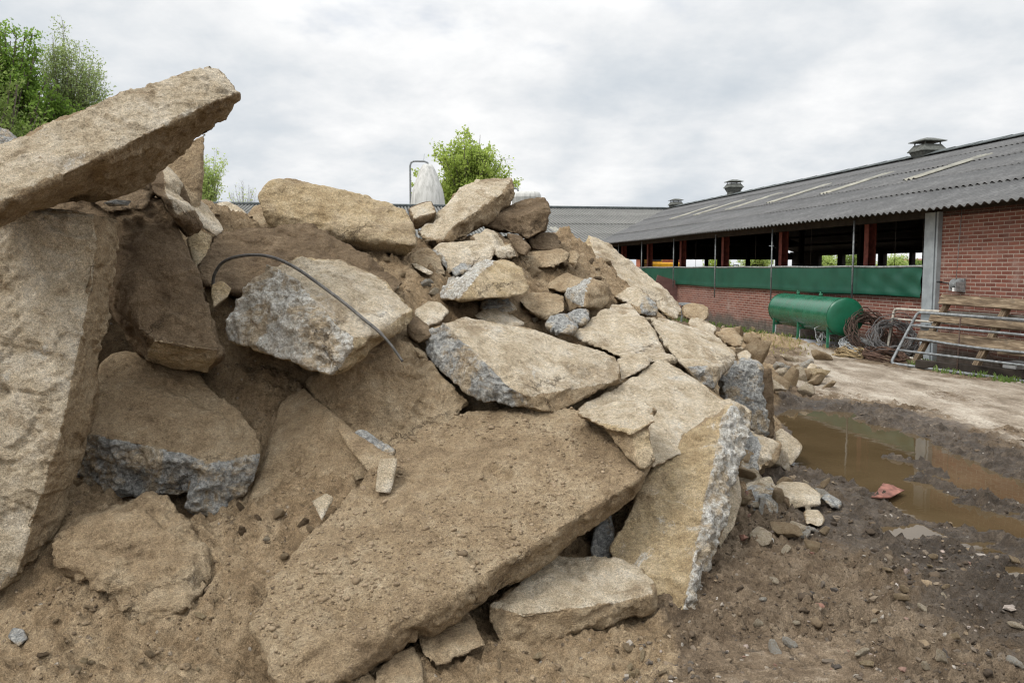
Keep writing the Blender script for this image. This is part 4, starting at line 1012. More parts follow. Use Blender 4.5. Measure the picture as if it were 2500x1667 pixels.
def fibre_material(name, a, b, stain=0.5, trough_shade=0.0):
    t = NT(name, 0.93, 0.15)
    sx = t.n("ShaderNodeSeparateXYZ"); t.put(sx.inputs[0], t.obj)
    n = t.noise(1.4, 8, 0.68)
    f = t.noise(13, 6, 0.72)
    m = t.mth('ADD', t.mth('MULTIPLY', n, 0.45), t.mth('MULTIPLY', f, 0.55))
    c = t.ramp(m, (0.30, tuple(v * 0.62 for v in a)), (0.5, a), (0.70, b))
    li = t.step(t.noise(34, 4, 0.7), 0.60, 0.72)
    c = t.mix(t.mth('MULTIPLY', li, 0.35), c, (0.055, 0.055, 0.052))
    c = t.mix(t.mth('MULTIPLY', t.attr('trough_shade'), t.mth('MULTIPLY', f, trough_shade * 1.6), clamp=True), c, (0.045, 0.047, 0.040))  # shade painted into the troughs so that the corrugation reads
    wh = t.step(t.noise(5.5, 5, 0.8, t.scale(t.obj, (1.0, 2.2, 1))), 0.70, 0.73)
    c = t.mix(t.mth('MULTIPLY', wh, stain), c, (0.5, 0.5, 0.48))
    t.col(c)
    t.nrm(t.bump(f, 0.35, 0.01))
    return t.m
M_BRICK = brick_material()
M_ROOF = fibre_material("fibre_cement", (0.108, 0.107, 0.106), (0.182, 0.180, 0.177), trough_shade=0.45)
M_ROOF2 = fibre_material("fibre_cement_old", (0.185, 0.182, 0.172), (0.30, 0.295, 0.275), 0.3, trough_shade=1.5)
M_SKYL = simple("skylight_sheet", (0.235, 0.225, 0.185), 0.6, 0.35, 3)
M_DARKW = simple("dark_timber", (0.030, 0.024, 0.019), 0.9, 0.4, 5)
M_RAFT = simple("rafter_wood", (0.22, 0.145, 0.075), 0.85, 0.3, 12)
M_REDST = simple("red_steel", (0.155, 0.042, 0.030), 0.7, 0.35, 9)
M_GREYST = simple("grey_steel", (0.27, 0.30, 0.315), 0.6, 0.15, 6)
M_GALV = simple("galvanised", (0.20, 0.212, 0.218), 0.55, 0.35, 18, metal=0.2)
M_GALV2 = simple("galvanised_old", (0.30, 0.31, 0.31), 0.6, 0.35, 14, metal=0.35)
M_DARKIN = simple("barn_inside", (0.020, 0.018, 0.016), 0.95, 0.4, 3)  # near black: the shade inside the barn is put into the colour
M_CONC = simple("barn_concrete", (0.20, 0.18, 0.155), 0.9, 0.3, 3)
M_VENT = simple("vent_sheet", (0.105, 0.110, 0.100), 0.85, 0.35, 9)
M_RIDGE = simple("ridge_cap", (0.075, 0.085, 0.085), 0.85, 0.35, 6)
def tarp_material():
    t = NT("green_tarp", 0.42, 0.35)
    n = t.noise(2.5, 5, 0.6)
    t.col(t.mix(t.step(n, 0.3, 0.7), (0.006, 0.062, 0.037), (0.011, 0.084, 0.052)))
    t.nrm(t.bump(t.noise(90, 2), 0.15, 0.002))
    return t.m
M_TARP = tarp_material()

S0 = 20.0
LB = lambda p, s, z: Vector((p - PW, s - S0, z))
sV = lambda x, p, y=600: atp(x, y, p).y
barn = empty("barn", "long brick barn with grey corrugated roof and open side above a green curtain", "barn", bw(PW, S0, 0), BA)
S_END, S_NEAR = 46.0, -1.0
c0, c1 = sV(2155, 9.32), sV(2123, 9.32)          # grey steel column
EP, EZ, RP, RZ = 8.9, 2.55, 16.6, 5.0
rz = lambda p: EZ + (p - EP) * (RZ - EZ) / (RP - EP)
RN = Vector((-(RZ - EZ), 0, RP - EP)).normalized()
def corrugated(name, mat, parent, p0, z0, p1, z1, s0, s1, rows=5, pitch=0.177, amp=0.024, step=0.011, T=LB, swap=False, jit=0.0):
    """corrugated roof slope in overlapping rows of sheets, ridges running up the slope"""
    ns = int((s1 - s0) / pitch * 8)
    ss = np.linspace(s0, s1, ns + 1)
    wave = amp * np.cos(2 * math.pi * ss / pitch)
    V, F = [], []
    L = math.hypot(p1 - p0, z1 - z0)
    nx_, nz_ = -(z1 - z0) / L, (p1 - p0) / L
    if nz_ < 0: nx_, nz_ = -nx_, -nz_
    for r in range(rows):
        a, b = r / rows, (r + 1) / rows + 0.012
        b = min(b, 1.0)
        for (t_, lift) in ((a, step + 0.006), (a + 0.001, step + 0.009), (b, 0.0)):
            for k in range(ns + 1):
                sag = jit * (0.5 * math.sin(ss[k] * 0.9 + r) + 0.5 * math.sin(ss[k] * 0.37 + 2 * r))
                w = wave[k] + lift + sag * (1 - t_ * 0.5)
                p, z = p0 + (p1 - p0) * t_ + nx_ * w, z0 + (z1 - z0) * t_ + nz_ * w
                q = T(p, ss[k], z) if not swap else T(ss[k], p, z)
                V.append(q[:])
        o = r * 3 * (ns + 1)
        for j in range(2):
            base = o + j * (ns + 1)
            for k in range(ns):
                F.append((base + k, base + k + 1, base + ns + 1 + k + 1, base + ns + 1 + k))
    ob = link_mesh(name, np_mesh(name, np.array(V), np.array(F), True, {"trough_shade": np.tile(((1 - wave / amp) / 2) ** 2, rows * 3)}), mat, parent)
    md = ob.modifiers.new("thickness", 'SOLIDIFY'); md.thickness = 0.007; md.offset = -1
    return ob
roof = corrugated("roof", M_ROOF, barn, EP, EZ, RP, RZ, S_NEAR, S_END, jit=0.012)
rb = MB(); rb.quad(LB(RP, S_NEAR, RZ), LB(RP, S_END, RZ), LB(24.6, S_END, 2.45), LB(24.6, S_NEAR, 2.45))
b_ = rb.build("back_roof", M_ROOF, barn); md = b_.modifiers.new("t", 'SOLIDIFY'); md.thickness = 0.06
# ridge cap in short overlapping lengths
m = MB()
s = S_NEAR
while s < S_END:
    for sg in (-1, 1):
        a, b = LB(RP, s, RZ + 0.10), LB(RP, s + 1.14, RZ + 0.085)
        m.quad(a, b, LB(RP + sg * 0.30, s + 1.14, RZ + 0.085 - 0.115), LB(RP + sg * 0.30, s, RZ + 0.10 - 0.115)) if sg > 0 else m.quad(b, a, LB(RP - 0.30, s, RZ + 0.10 - 0.115), LB(RP - 0.30, s + 1.14, RZ + 0.085 - 0.115))
    s += 1.1
rc = m.build("ridge_cap", M_RIDGE, barn); md = rc.modifiers.new("t", 'SOLIDIFY'); md.thickness = 0.02
# skylight strips
def roof_hit(x, y):
    n = Vector((-(RZ - EZ) * CA, -(RZ - EZ) * SA, RP - EP)).normalized()
    q = on_plane(x, y, bw(EP, 0, EZ), n)
    return q.dot(NP), -q.x * SA + q.y * CA
for (xa, ya), (xb, yb) in (((2065, 421), (2222, 376)), ((1880, 450), (1994, 418.6)), ((1747, 475), (1834, 448.6)), ((1644, 493), (1724, 469)), ((1572, 505.6), (1629, 487)), ((1507, 517), (1557, 502))):
    pa, sa = roof_hit(xa, ya); pb, sb = roof_hit(xb, yb)
    sc = round((sa + sb) / 2 / 0.177) * 0.177
    pa, pb = 12.15, 14.1
    corrugated("skylight", M_SKYL, barn, pa, rz(pa) + 0.034, pb, rz(pb) + 0.034, sc - 0.23, sc + 0.23, rows=1, jit=0.0)
# walls
wt = 0.22
m = MB().box(LB(PW + wt / 2, (S_NEAR + c0) / 2, 1.27), (wt, c0 - S_NEAR, 2.54)); m.build("wall", M_BRICK, barn)
m = MB().box(LB(PW + wt / 2, (c1 + S_END) / 2, 0.57), (wt, S_END - c1, 1.14)); m.build("low_wall", M_BRICK, barn)
m = MB().box(LB(PW + wt / 2, (c1 + S_END) / 2, 1.155), (wt + 0.02, S_END - c1, 0.03)); m.build("sill", M_CONC, barn)
# steel column: H profile facing the yard
cm_, cw = (c0 + c1) / 2, (c1 - c0)
m = MB()
m.box(LB(PW - 0.055, cm_ + cw * 0.13, 1.27), (0.03, cw * 0.74, 2.54)); m.box(LB(PW + 0.07, cm_, 1.27), (0.02, cw * 0.5, 2.54))
m.box(LB(PW - 0.030, c0 + cw * 0.06, 1.27), (0.10, cw * 0.12, 2.54)); m.box(LB(PW - 0.12, cm_ + 0.05, 0.62), (0.08, cw * 0.7, 0.05))
m.build("column", M_GREYST, barn)
m = MB().box(LB(PW + 0.08, (S_NEAR + S_END) / 2, 2.545), (0.16, S_END - S_NEAR, 0.17)); m.build("eave_beam", M_DARKW, barn)
# green curtain with slack folds towards its fastened end
ns, nz = 520, 22
ss = np.concatenate([np.linspace(c1 + 0.02, c1 + 5, 260), np.linspace(c1 + 5, S_END - 0.5, 200)[1:]])
V = []
for j in range(nz + 1):
    t_ = j / nz
    for s in ss:
        u = s - c1
        f = 0.030 * math.exp(-u / 1.3) * math.sin(2 * math.pi * (u * 1.15 - t_ * 1.15) * 1.15) * math.sin(math.pi * min(1, t_ * 1.1) ** 0.8)
        f += 0.030 * math.exp(-u / 1.8) * math.sin(9.2 * u + 4.5 * t_ * t_ + 1) * (0.3 + 0.7 * (1 - t_))
        f += 0.010 * math.sin(1.9 * u + 1.3 * math.sin(0.7 * u)) * math.sin(math.pi * t_) + 0.012 * math.exp(-((t_ - 0.1) / 0.1) ** 2)
        z = 1.085 + (1.632 - 1.085) * t_ + 0.012 * math.sin(1.25 * u) * (1 - t_) - 0.008 * (1 - math.cos(2 * math.pi * u / 2.4)) * t_
        V.append(LB(PW - 0.075 - f * 0.55, s, z)[:])
n = len(ss); ix = np.arange(n * (nz + 1)).reshape(nz + 1, n)
F = np.stack([ix[:-1, :-1], ix[1:, :-1], ix[1:, 1:], ix[:-1, 1:]], -1).reshape(-1, 4)
cur = link_mesh("curtain", np_mesh("curtain", np.array(V), F), M_TARP, barn)
cur["label"] = "green plastic curtain stretched above the low brick wall"
md = cur.modifiers.new("t", 'SOLIDIFY'); md.thickness = 0.003
m = MB().tube([LB(PW - 0.075, s, 1.637 - 0.006 * (1 - math.cos(2 * math.pi * (s - c1) / 2.4))) for s in np.linspace(c1, S_END - 0.5, 160)], 0.019, 8); m.build("curtain_rail", M_GALV2, barn)
# guide poles of the curtain
for x, yb in ((1956, 690), (1770, 689), (1641, 683), (1546, 660), (1473, 650), (1420, 640)):
    b = atp(x, yb, 9.16)
    MB().tube([LB(9.16, b.y, b.z), LB(9.16, b.y, 2.52)], 0.019, 8).build("guide_pole", M_GALV, barn)
# red steel posts behind the curtain and thin lifting cords
for x in (1995, 1797, 1664, 1567, 1491, 1432):
    s = sV(x, 9.8)
    m = MB(); w = 0.15
    m.box(LB(9.74, s, 1.35), (0.012, w, 2.7)); m.box(LB(9.90, s, 1.35), (0.012, w, 2.7)); m.box(LB(9.82, s, 1.35), (0.148, 0.012, 2.7))
    m.build("post", M_REDST, barn)
for x in (2055, 2118, 1862, 1735, 1598):
    b = atp(x, 600, 9.4)
    MB().tube([LB(9.4, b.y, 1.62), LB(9.4, b.y, 2.5)], 0.005, 6).build("cord", M_DARKW, barn)
# rafter ends lit under the eave
for x, y in ((2043, 513), (1917, 522), (1835, 537), (1755, 537), (1672, 549), (1600, 553), (1540, 558)):
    b = atp(x, y, 9.7)
    m = MB().bar(LB(9.45, b.y, rz(9.45) - 0.16), LB(10.9, b.y + 0.02, rz(10.9) - 0.16), 0.16, 0.05)
    m.build("rafter", M_RAFT, barn)
# inside: floor, roof lining, inner posts, rear wall with openings
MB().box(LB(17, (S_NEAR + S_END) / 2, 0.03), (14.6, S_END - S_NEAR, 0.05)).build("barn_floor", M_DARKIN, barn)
m = MB()
for pp in np.arange(9.6, 16.4, 1.15): m.box(LB(pp, (S_NEAR + S_END) / 2, rz(pp) - 0.10), (0.07, S_END - S_NEAR, 0.12))
for pp in np.arange(17.2, 24.2, 1.15): m.box(LB(pp, (S_NEAR + S_END) / 2, RZ - (pp - RP) * 0.319 - 0.13), (0.07, S_END - S_NEAR, 0.12))
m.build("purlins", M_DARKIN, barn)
BP = 24.3
op = []
for xa, xb in ((2098, 2122), (2033, 2092), (1938, 2020), (1884, 1927), (1722, 1748), (1680, 1699), (1640, 1659)):
    s_b, s_a = sV(xa, BP), sV(xb, BP)
    op.append((s_a, s_b))
op.sort()
zt = atp(2060, 582, BP).z
m = MB(); cur_s = S_NEAR
for a, b in [(x, y) for x, y in op] + [(S_END, S_END)]:
    if b > S_END: a = b = S_END
    if a - cur_s > 0.02: m.box(LB(BP, (a + cur_s) / 2, 1.25), (0.2, a - cur_s, 2.5))
    if b > a:
        m.box(LB(BP, (a + b) / 2, 0.6), (0.2, b - a, 1.2))
        if 2.5 - zt > 0.02: m.box(LB(BP, (a + b) / 2, (zt + 2.5) / 2), (0.2, b - a, 2.5 - zt))
    cur_s = b
    if cur_s >= S_END: break
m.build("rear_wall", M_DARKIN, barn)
for pp, step_ in ((16.6, 4.8), (13.2, 4.8)):
    for s in np.arange(2, S_END - 3, step_): MB().box(LB(pp, s, (rz(pp) - 0.2) / 2), (0.16, 0.16, rz(pp) - 0.2)).build("inner_post", M_DARKIN, barn)
MB().quad(LB(PW, S_NEAR, 0), LB(BP, S_NEAR, 0), LB(BP, S_NEAR, 2.5), LB(RP, S_NEAR, RZ - 0.05), LB(PW, S_NEAR, 2.55)).build("gable_wall", M_BRICK, barn)
m = MB().quad(LB(PW, S_END, 0), LB(PW, S_END, 2.5), LB(RP, S_END, RZ - 0.05), LB(BP, S_END, 2.4), LB(BP, S_END, 2.1), LB(RP + 1.8, S_END, 2.1), LB(RP - 2.8, S_END, 2.1), LB(RP - 2.8, S_END, 0))
m.build("far_gable", M_DARKIN, barn)
# stall dividers seen over the curtain
for x, p in ((1690, 18.5), (1734, 18.5), (1746, 19.5)):
    q = atp(x, 602, p)
    pts = [LB(p, q.y - 0.35, 0.05), LB(p, q.y - 0.35, 1.68), LB(p, q.y - 0.28, 1.76), LB(p, q.y + 0.28, 1.76), LB(p, q.y + 0.35, 1.68), LB(p, q.y + 0.35, 0.05)]
    MB().tube(pts, 0.03, 8).build("stall_rail", M_GALV2, barn)
# roof vents
def vent(x, base, hh, wv, high):
    s = sV(x, RP, 430)
    z0 = RZ - 0.15
    v = MB()
    h1 = base
    v.box(LB(RP, s, z0 + h1 / 2), (wv * 0.62, wv * 0.62, h1))
    b = v.build("vent_shaft", M_VENT, barn)
    def frus(z_a, wa, z_b, wb, mm):
        c = LB(RP, s, 0)
        A = [mm.bm.verts.new(c + Vector((sx * wa / 2, sy * wa / 2, z_a))) for sx, sy in ((-1, -1), (1, -1), (1, 1), (-1, 1))]
        B = [mm.bm.verts.new(c + Vector((sx * wb / 2, sy * wb / 2, z_b))) for sx, sy in ((-1, -1), (1, -1), (1, 1), (-1, 1))]
        for k in range(4): mm.bm.faces.new((A[k], A[(k + 1) % 4], B[(k + 1) % 4], B[k]))
        mm.bm.faces.new(A[::-1]); mm.bm.faces.new(B)
    zc = z0 + h1
    mm = MB(); frus(zc - 0.02, wv * 0.66, zc + hh * 0.30, wv * 0.90, mm); frus(zc + hh * 0.302, wv, zc + hh * 0.34, wv, mm); frus(zc + hh * 0.342, wv, zc + hh * 0.66, wv * 0.68, mm)
    mm.build("vent_hood", M_VENT, barn)
    mm = MB(); frus(zc + hh * 0.80, wv * 0.96, zc + hh * 0.84, wv * 0.96, mm); frus(zc + hh * 0.842, wv * 0.94, zc + hh, wv * 0.34, mm)
    for sx in (-1, 1):
        for sy in (-1, 1): mm.box(LB(RP + sx * wv * 0.31, s + sy * wv * 0.31, zc + hh * 0.73), (0.03, 0.03, hh * 0.18))
    mm.build("vent_cap", M_VENT, barn)
vent(2126, 0.10, 0.58, 0.80, 0)
vent(1685, 0.34, 0.54, 0.72, 0)
vent(1553, 0.12, 0.50, 0.70, 0)
# ---- the older barn standing across the end of the yard
xb = empty("cross_barn", "older barn with weathered corrugated roof across the end of the yard", "barn", bw(0, 40, 0), BA)
LX = lambda p, s, z: Vector((p, s - 40, z))
XE, XR = 33.6, 46.0
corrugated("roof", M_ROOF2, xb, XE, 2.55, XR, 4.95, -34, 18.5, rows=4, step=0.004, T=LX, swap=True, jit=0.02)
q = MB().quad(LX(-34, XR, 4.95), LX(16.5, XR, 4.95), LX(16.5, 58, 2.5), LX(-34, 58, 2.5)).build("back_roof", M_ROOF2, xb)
md = q.modifiers.new("t", 'SOLIDIFY'); md.thickness = 0.06
MB().tube([LX(-34, XR, 4.97), LX(18.0, XR, 4.97)], 0.11, 8).build("ridge_cap", M_RIDGE, xb)
MB().box(LX(-12.5, 34.4, 1.25), (42, 0.22, 2.5)).build("wall", M_BRICK, xb)
MB().box(LX(-12.5, 57.6, 1.25), (42, 0.22, 2.5)).build("rear_wall", M_BRICK, xb)
for x0 in (1288,):
    k = on_plane(x0, 535, bw(0, XE, 2.55), Vector((SA * 2.4, -CA * 2.4, 12.4)).normalized())
    p = k.dot(NP)
    corrugated("skylight", M_SKYL, xb, 35.0, 2.55 + 1.4 * 0.1935 + 0.02, 38.6, 2.55 + 5.0 * 0.1935 + 0.02, p - 0.18, p + 0.17, rows=1, T=LX, swap=True)
# ------------------------------------------------------------------ things in the yard
M_TANK = None
def tank_material(name, side):
    t = NT(name, 0.33, 0.5)
    n = t.noise(3.2, 7, 0.68)
    c = t.mix(t.step(n, 0.3, 0.7), (0.004, 0.085, 0.040), (0.010, 0.125, 0.066))
    if side:
        rust = t.step(t.noise(5, 9, 0.78), 0.53, 0.66)
        c = t.mix(t.mth('MULTIPLY', rust, 0.5), c, (0.085, 0.075, 0.045))
        t.rough(t.mth('MULTIPLY_ADD', n, 0.25, 0.14))
    t.col(c)
    t.nrm(t.bump(t.noise(5, 3), 0.06, 0.02))
    return t.m
M_TANKS, M_TANKE = tank_material("tank_side", True), tank_material("tank_end", False)
M_TANKL = simple("tank_leg", (0.025, 0.135, 0.075), 0.6, 0.35, 15)
M_RUST = simple("rust", (0.095, 0.056, 0.040), 0.85, 0.4, 22)
M_RUSTD = simple("rust_dark", (0.070, 0.046, 0.035), 0.85, 0.4, 22)
M_WIRE = simple("wire_grey", (0.125, 0.12, 0.118), 0.7, 0.35, 20, metal=0.2)
M_STRAW = simple("straw_twine", (0.30, 0.225, 0.125), 0.95, 0.35, 25)
M_BLACK = simple("black_plastic", (0.022, 0.022, 0.024), 0.55, 0.3, 10)
M_PIPE = simple("grey_pipe", (0.30, 0.31, 0.335), 0.5, 0.2, 4)
M_WHITE = simple("white_paint", (0.66, 0.66, 0.65), 0.6, 0.12, 6)
M_BOARD = simple("red_board", (0.14, 0.075, 0.068), 0.8, 0.2, 5)
M_GREYP = simple("grey_paint", (0.22, 0.235, 0.24), 0.7, 0.25, 8)
M_RED = simple("red_brick_piece", (0.19, 0.085, 0.064), 0.9, 0.45, 20, bump=0.5)
M_PINK = simple("pinkish_stone", (0.29, 0.19, 0.155), 0.92, 0.3, 20, bump=0.6)
M_TANST = simple("tan_stone", (0.36, 0.235, 0.12), 0.9, 0.3, 25, bump=0.5)
def wood_material():
    t = NT("weathered_plank", 0.85, 0.2)
    v = t.scale(t.obj, (3, 30, 30))
    n = t.noise(1.0, 8, 0.65, v, 0.4)
    c = t.ramp(n, (0.34, (0.070, 0.049, 0.032)), (0.5, (0.165, 0.121, 0.079)), (0.64, (0.30, 0.235, 0.160)))
    s = t.step(t.noise(6, 6, 0.7), 0.56, 0.70)
    t.col(t.mix(t.mth('MULTIPLY', s, 0.6), c, (0.10, 0.085, 0.065)))
    t.nrm(t.bump(n, 0.5, 0.006))
    return t.m
M_WOOD = wood_material()

# --- green tank on its steel stand
TZ, TR = 0.71, 0.345
e1 = at(1941, 730, 15.3); e2 = at(1800, 722, 18.4)
e1.z = e2.z = TZ
d = (e2 - e1); TL = d.length; d.normalize()
tank = empty("fuel_tank", "green cylindrical steel tank lying on a leggy stand by the barn wall", "tank", (e1.x, e1.y, 0), math.atan2(-d.x, d.y))
RX = Matrix.Rotation(-math.pi / 2, 4, 'X')          # lathe axis along local +y
Mt = Matrix.Translation((0, 0, TZ)) @ RX
MB().lathe([(TR, 0.0), (TR, TL * 0.5), (TR, TL)], 56, Mt).lathe([(TR, 0.012), (TR + 0.011, 0.012), (TR + 0.011, -0.006), (TR - 0.004, -0.006)], 56, Mt, False).build("tank_shell", M_TANKS, tank)
dome = lambda z0, sg: [(TR + 0.005, z0 + sg * 0.02), (TR + 0.005, z0 - sg * 0.004), (TR * 0.992, z0 - sg * 0.008), (TR * 0.985, z0 - sg * 0.010)] + [(TR * 0.98 * math.cos(a), z0 - sg * (0.010 + 0.055 * math.sin(a))) for a in np.linspace(0.08, math.pi / 2, 10)]
MB().lathe(dome(0, 1), 56, Mt).build("tank_end", M_TANKE, tank)
MB().lathe(dome(TL, -1), 56, Mt).build("tank_end", M_TANKE, tank)
for yy in (TL * 0.36, TL * 0.74):
    MB().tube([(0, yy, TZ + TR - 0.01), (0, yy, TZ + TR + 0.05)], 0.035, 12).tube([(0, yy, TZ + TR + 0.05), (0, yy + 0.05, TZ + TR + 0.075)], 0.012, 6).build("filler_cap", M_TANKL, tank)
for yy in (0.10, TL * 0.5, TL * 0.95):
    for sx in (-1, 1):
        MB().bar((sx * 0.27, yy, 0.0), (sx * 0.27, yy, TZ - 0.18), 0.04, 0.04).build("leg", M_TANKL, tank)
    MB().bar((-0.27, yy, TZ - 0.31), (0.27, yy, TZ - 0.31), 0.04, 0.045).build("crossbar", M_TANKL, tank)
    MB().bar((-0.25, yy + 0.02, 0.05), (-0.10, yy + 0.32, TZ - 0.32), 0.025, 0.03).build("strut", M_GALV2, tank)
for sx in (-1, 1):
    MB().bar((sx * 0.27, -0.1, 0.03), (sx * 0.27, TL + 0.05, 0.03), 0.05, 0.05, (1, 0, 0)).build("stand_rail", M_RUSTD, tank)

# --- bundle of grey pipes on the ground behind the tank
for (xa, ya), (xb_, yb_), r, lab in (((1700, 771), (1905, 800), 0.075, "front grey plastic pipe lying behind the green tank"), ((1712, 766), (1925, 794), 0.075, "rear grey plastic pipe lying behind the green tank")):
    a, b = on_ground(xa, ya + 6, 0.09), on_ground(xb_, yb_, 0.09)
    o = MB().tube([(0, 0, 0), b - a], r, 18).build("plastic_pipe", M_PIPE)
    o.location = a; tag(o, lab, "pipe", "grey pipes by the barn wall")

# --- coils of wire
def coil(name, label, x, y, Yd, R, r, n, mat, tilt, rotz, zc, wav=0.12, wr=0.006):
    m = MB()
    for k in range(n):
        a0 = random.uniform(0, 6.28)
        rr, zz = R + random.gauss(0, r * 0.6), random.gauss(0, r * 0.55)
        w1, w2 = random.uniform(0, 6.28), random.uniform(0, 6.28)
        pts = []
        K = 26
        arc = random.choice((1.0, 1.0, 1.0, 0.8))
        for i in range(K + 1):
            a = a0 + 2 * math.pi * arc * i / K
            q = rr * (1 + wav * 0.35 * math.sin(3 * a + w1)) + r * 0.25 * math.sin(7 * a + w2)
            pts.append((q * math.cos(a), q * math.sin(a), zz + r * 0.6 * math.sin(2 * a + w2)))
        m.tube(pts, wr * random.uniform(0.8, 1.3), 5)
    o = m.build(name, mat)
    g = at(x, y, Yd)
    o.location = (g.x, g.y, zc)
    o.rotation_euler = (tilt, 0, rotz)
    return tag(o, label, "wire coil")
coil("wire_coil", "large rusty wire coil propped against the brick wall", 1995, 760, 15.1, 0.34, 0.10, 30, M_RUSTD, math.radians(62), math.radians(14), 0.40, wr=0.008)
coil("wire_coil", "grey wire coil leaning right of the large rusty coil", 2055, 765, 14.7, 0.34, 0.085, 30, M_WIRE, math.radians(48), math.radians(-18), 0.38, wr=0.007)
coil("wire_coil", "flat rusty wire coil on the ground before the grey coil", 2035, 812, 14.2, 0.32, 0.07, 26, M_RUST, math.radians(12), 0.3, 0.10, wr=0.007)
coil("wire_coil", "grey wire coil slumped low under the large rusty coil", 1975, 795, 14.8, 0.30, 0.08, 24, M_GALV2, math.radians(28), 0.5, 0.15, wr=0.007)
coil("twine_bundle", "straw coloured bundle of twine lying left of the wire coils", 1957, 808, 14.6, 0.17, 0.075, 46, M_STRAW, math.radians(10), 0.8, 0.10, wr=0.008)["category"] = "twine bundle"
coil("wire_coil", "loose tangle of silver wire beneath the green tank", 1905, 790, 15.7, 0.20, 0.10, 9, M_GALV2, math.radians(60), 0.2, 0.20, wav=0.9, wr=0.006)

# --- galvanised gate lying against the stack of timber
def gate(name, label, BL, TL_, BR, TR_, bars, mat, r, stretch, brace=True):
    o = empty(name, label, "gate", (BL.x, BL.y, 0), 0)
    off = o.location
    BR = BL + (BR - BL) * stretch; TR_ = TL_ + (TR_ - TL_) * stretch
    P = lambda u, v: (BL + (BR - BL) * u) * (1 - v) + (TL_ + (TR_ - TL_) * u) * v - off
    cr = 0.06
    MB().tube([P(0.5, 0), P(0.02, 0), P(0.006, 0.02), P(0, 0.07), P(0, 0.93), P(0.006, 0.98), P(0.02, 1), P(0.5, 1)] , r, 10).build("frame", mat, o)
    MB().tube([P(0.5, 0), P(0.98, 0), P(1, 0.07), P(1, 0.93), P(0.98, 1), P(0.5, 1)], r * 0.995, 10).build("frame", mat, o)
    for k, v in enumerate(bars):
        bend = [0.0, 0.04, -0.012][k % 3]
        MB().tube([P(u, v + bend * math.sin(math.pi * max(0, u - 0.15) / 0.85) * -1) for u in np.linspace(0, 1, 14)], r * 0.8, 8).build("bar", mat, o)
    if brace:
        MB().tube([P(0.40, 0.0), P(0.33, 1.0)], r * 0.5, 8).build("brace", M_RUSTD, o)
    return o
gate("field_gate", "bent galvanised tube gate leaning out in front of the planks", at(2045.6, 834, 13.6), at(2108, 717, 13.7), at(2352, 875.5, 11.4), at(2352, 735, 11.55), (0.26, 0.50, 0.745), M_GALV, 0.024, 1.35)
b0, b1 = atp(2036, 800, 9.05), atp(2054.6, 709, 9.24)
g = lambda v: bw(v.x, v.y, v.z)
b2 = atp(2352, 790, 9.05); b3 = atp(2352, 727, 9.24)
gate("field_gate", "pale tube gate standing flat against the barn wall", g(Vector((9.05, b0.y, 0.06))), g(b1), g(Vector((9.05, b2.y, 0.06))), g(b3), (0.78,), simple("pale_tube", (0.42, 0.39, 0.335), 0.7, 0.25, 10), 0.024, 1.2, False)

# --- plank rack (like a broken pallet) leaning on the wall
A0, A1, A2 = at(2098, 838, 13.75), g(atp(2178, 690, 9.2)), g(atp(2352, 690, 9.2))
rn = (A1 - A0).cross(A2 - A0).normalized()
if rn.y > 0: rn = -rn
rack = empty("plank_rack", "weathered plank rack with three wide boards leaning on the brick wall", "plank rack", (A0.x, A0.y, 0))
pr = lambda x, y: on_plane(x, y, A0, rn) - rack.location
def plank(name, a, b, w, h, lift, ext=0.0):
    a, b = pr(*a), pr(*b)
    b = b + (b - a) * ext
    a, b = a + rn * lift, b + rn * lift
    z = (b - a).normalized(); x = rn; y = z.cross(x)
    R = Matrix((z, y, x)).transposed()
    m = MB(); L = (b - a).length
    c = [(-L / 2, -h / 2, -w / 2), (L / 2, -h / 2, -w / 2)]
    m.box((0, 0, 0), (L, h, w))
    o = m.build(name, M_WOOD, rack, bevel=0.004)
    o.matrix_local = Matrix.Translation((a + b) / 2) @ R.to_4x4()
    return o
plank("stringer", (2099, 836), (2178, 694), 0.07, 0.10, 0.0)
plank("stringer", (2236, 852), (2318, 698), 0.07, 0.115, 0.0)
plank("stringer", (2420, 880), (2490, 702), 0.07, 0.115, 0.0)
plank("board", (2168, 690), (2352, 703), 0.045, 0.16, 0.06, 0.55)
plank("board", (2144, 733), (2352, 753), 0.045, 0.11, 0.06, 0.55)
plank("board", (2116, 773), (2352, 800), 0.045, 0.185, 0.06, 0.55)
plank("board", (2300, 812), (2352, 817), 0.03, 0.05, 0.055, 1.5)
# --- odds and ends under the rack
o = MB()
bp = at(2334, 860, 12.0); bx = empty("storage_box", "white box with a rusty rod across it lying under the rack", "box", (bp.x, bp.y, 0.0), 0.35)
MB().box((0, 0, 0.13), (0.30, 0.22, 0.15)).build("body", M_WHITE, bx, bevel=0.008)
MB().box((0.02, 0.02, 0.23), (0.34, 0.26, 0.035)).build("lid", M_GREYP, bx, bevel=0.006)
MB().tube([(-0.02, -0.13, 0.06), (0.08, -0.125, 0.19)], 0.008, 6).build("rod", M_RUST, bx)
a = at(2275, 815, 12.6); b = at(2325, 885, 11.9); b.z = 0.03
o = MB().tube([(0, 0, 0), (b - a) * 0.5 + Vector((0, 0, 0.02)), b - a], 0.018, 6).build("steel_bar", M_RUST); o.location = a
tag(o, "rusty steel bar slanting down behind the tube gate", "steel bar")
a = on_ground(1750, 792, 0.02); b = on_ground(1838, 801, 0.04)
o = MB().tube([(0, 0, 0), b - a], 0.012, 6).build("steel_bar", M_RUST); o.location = a
tag(o, "thin rusty bar on the ground under the tank's stand", "steel bar")
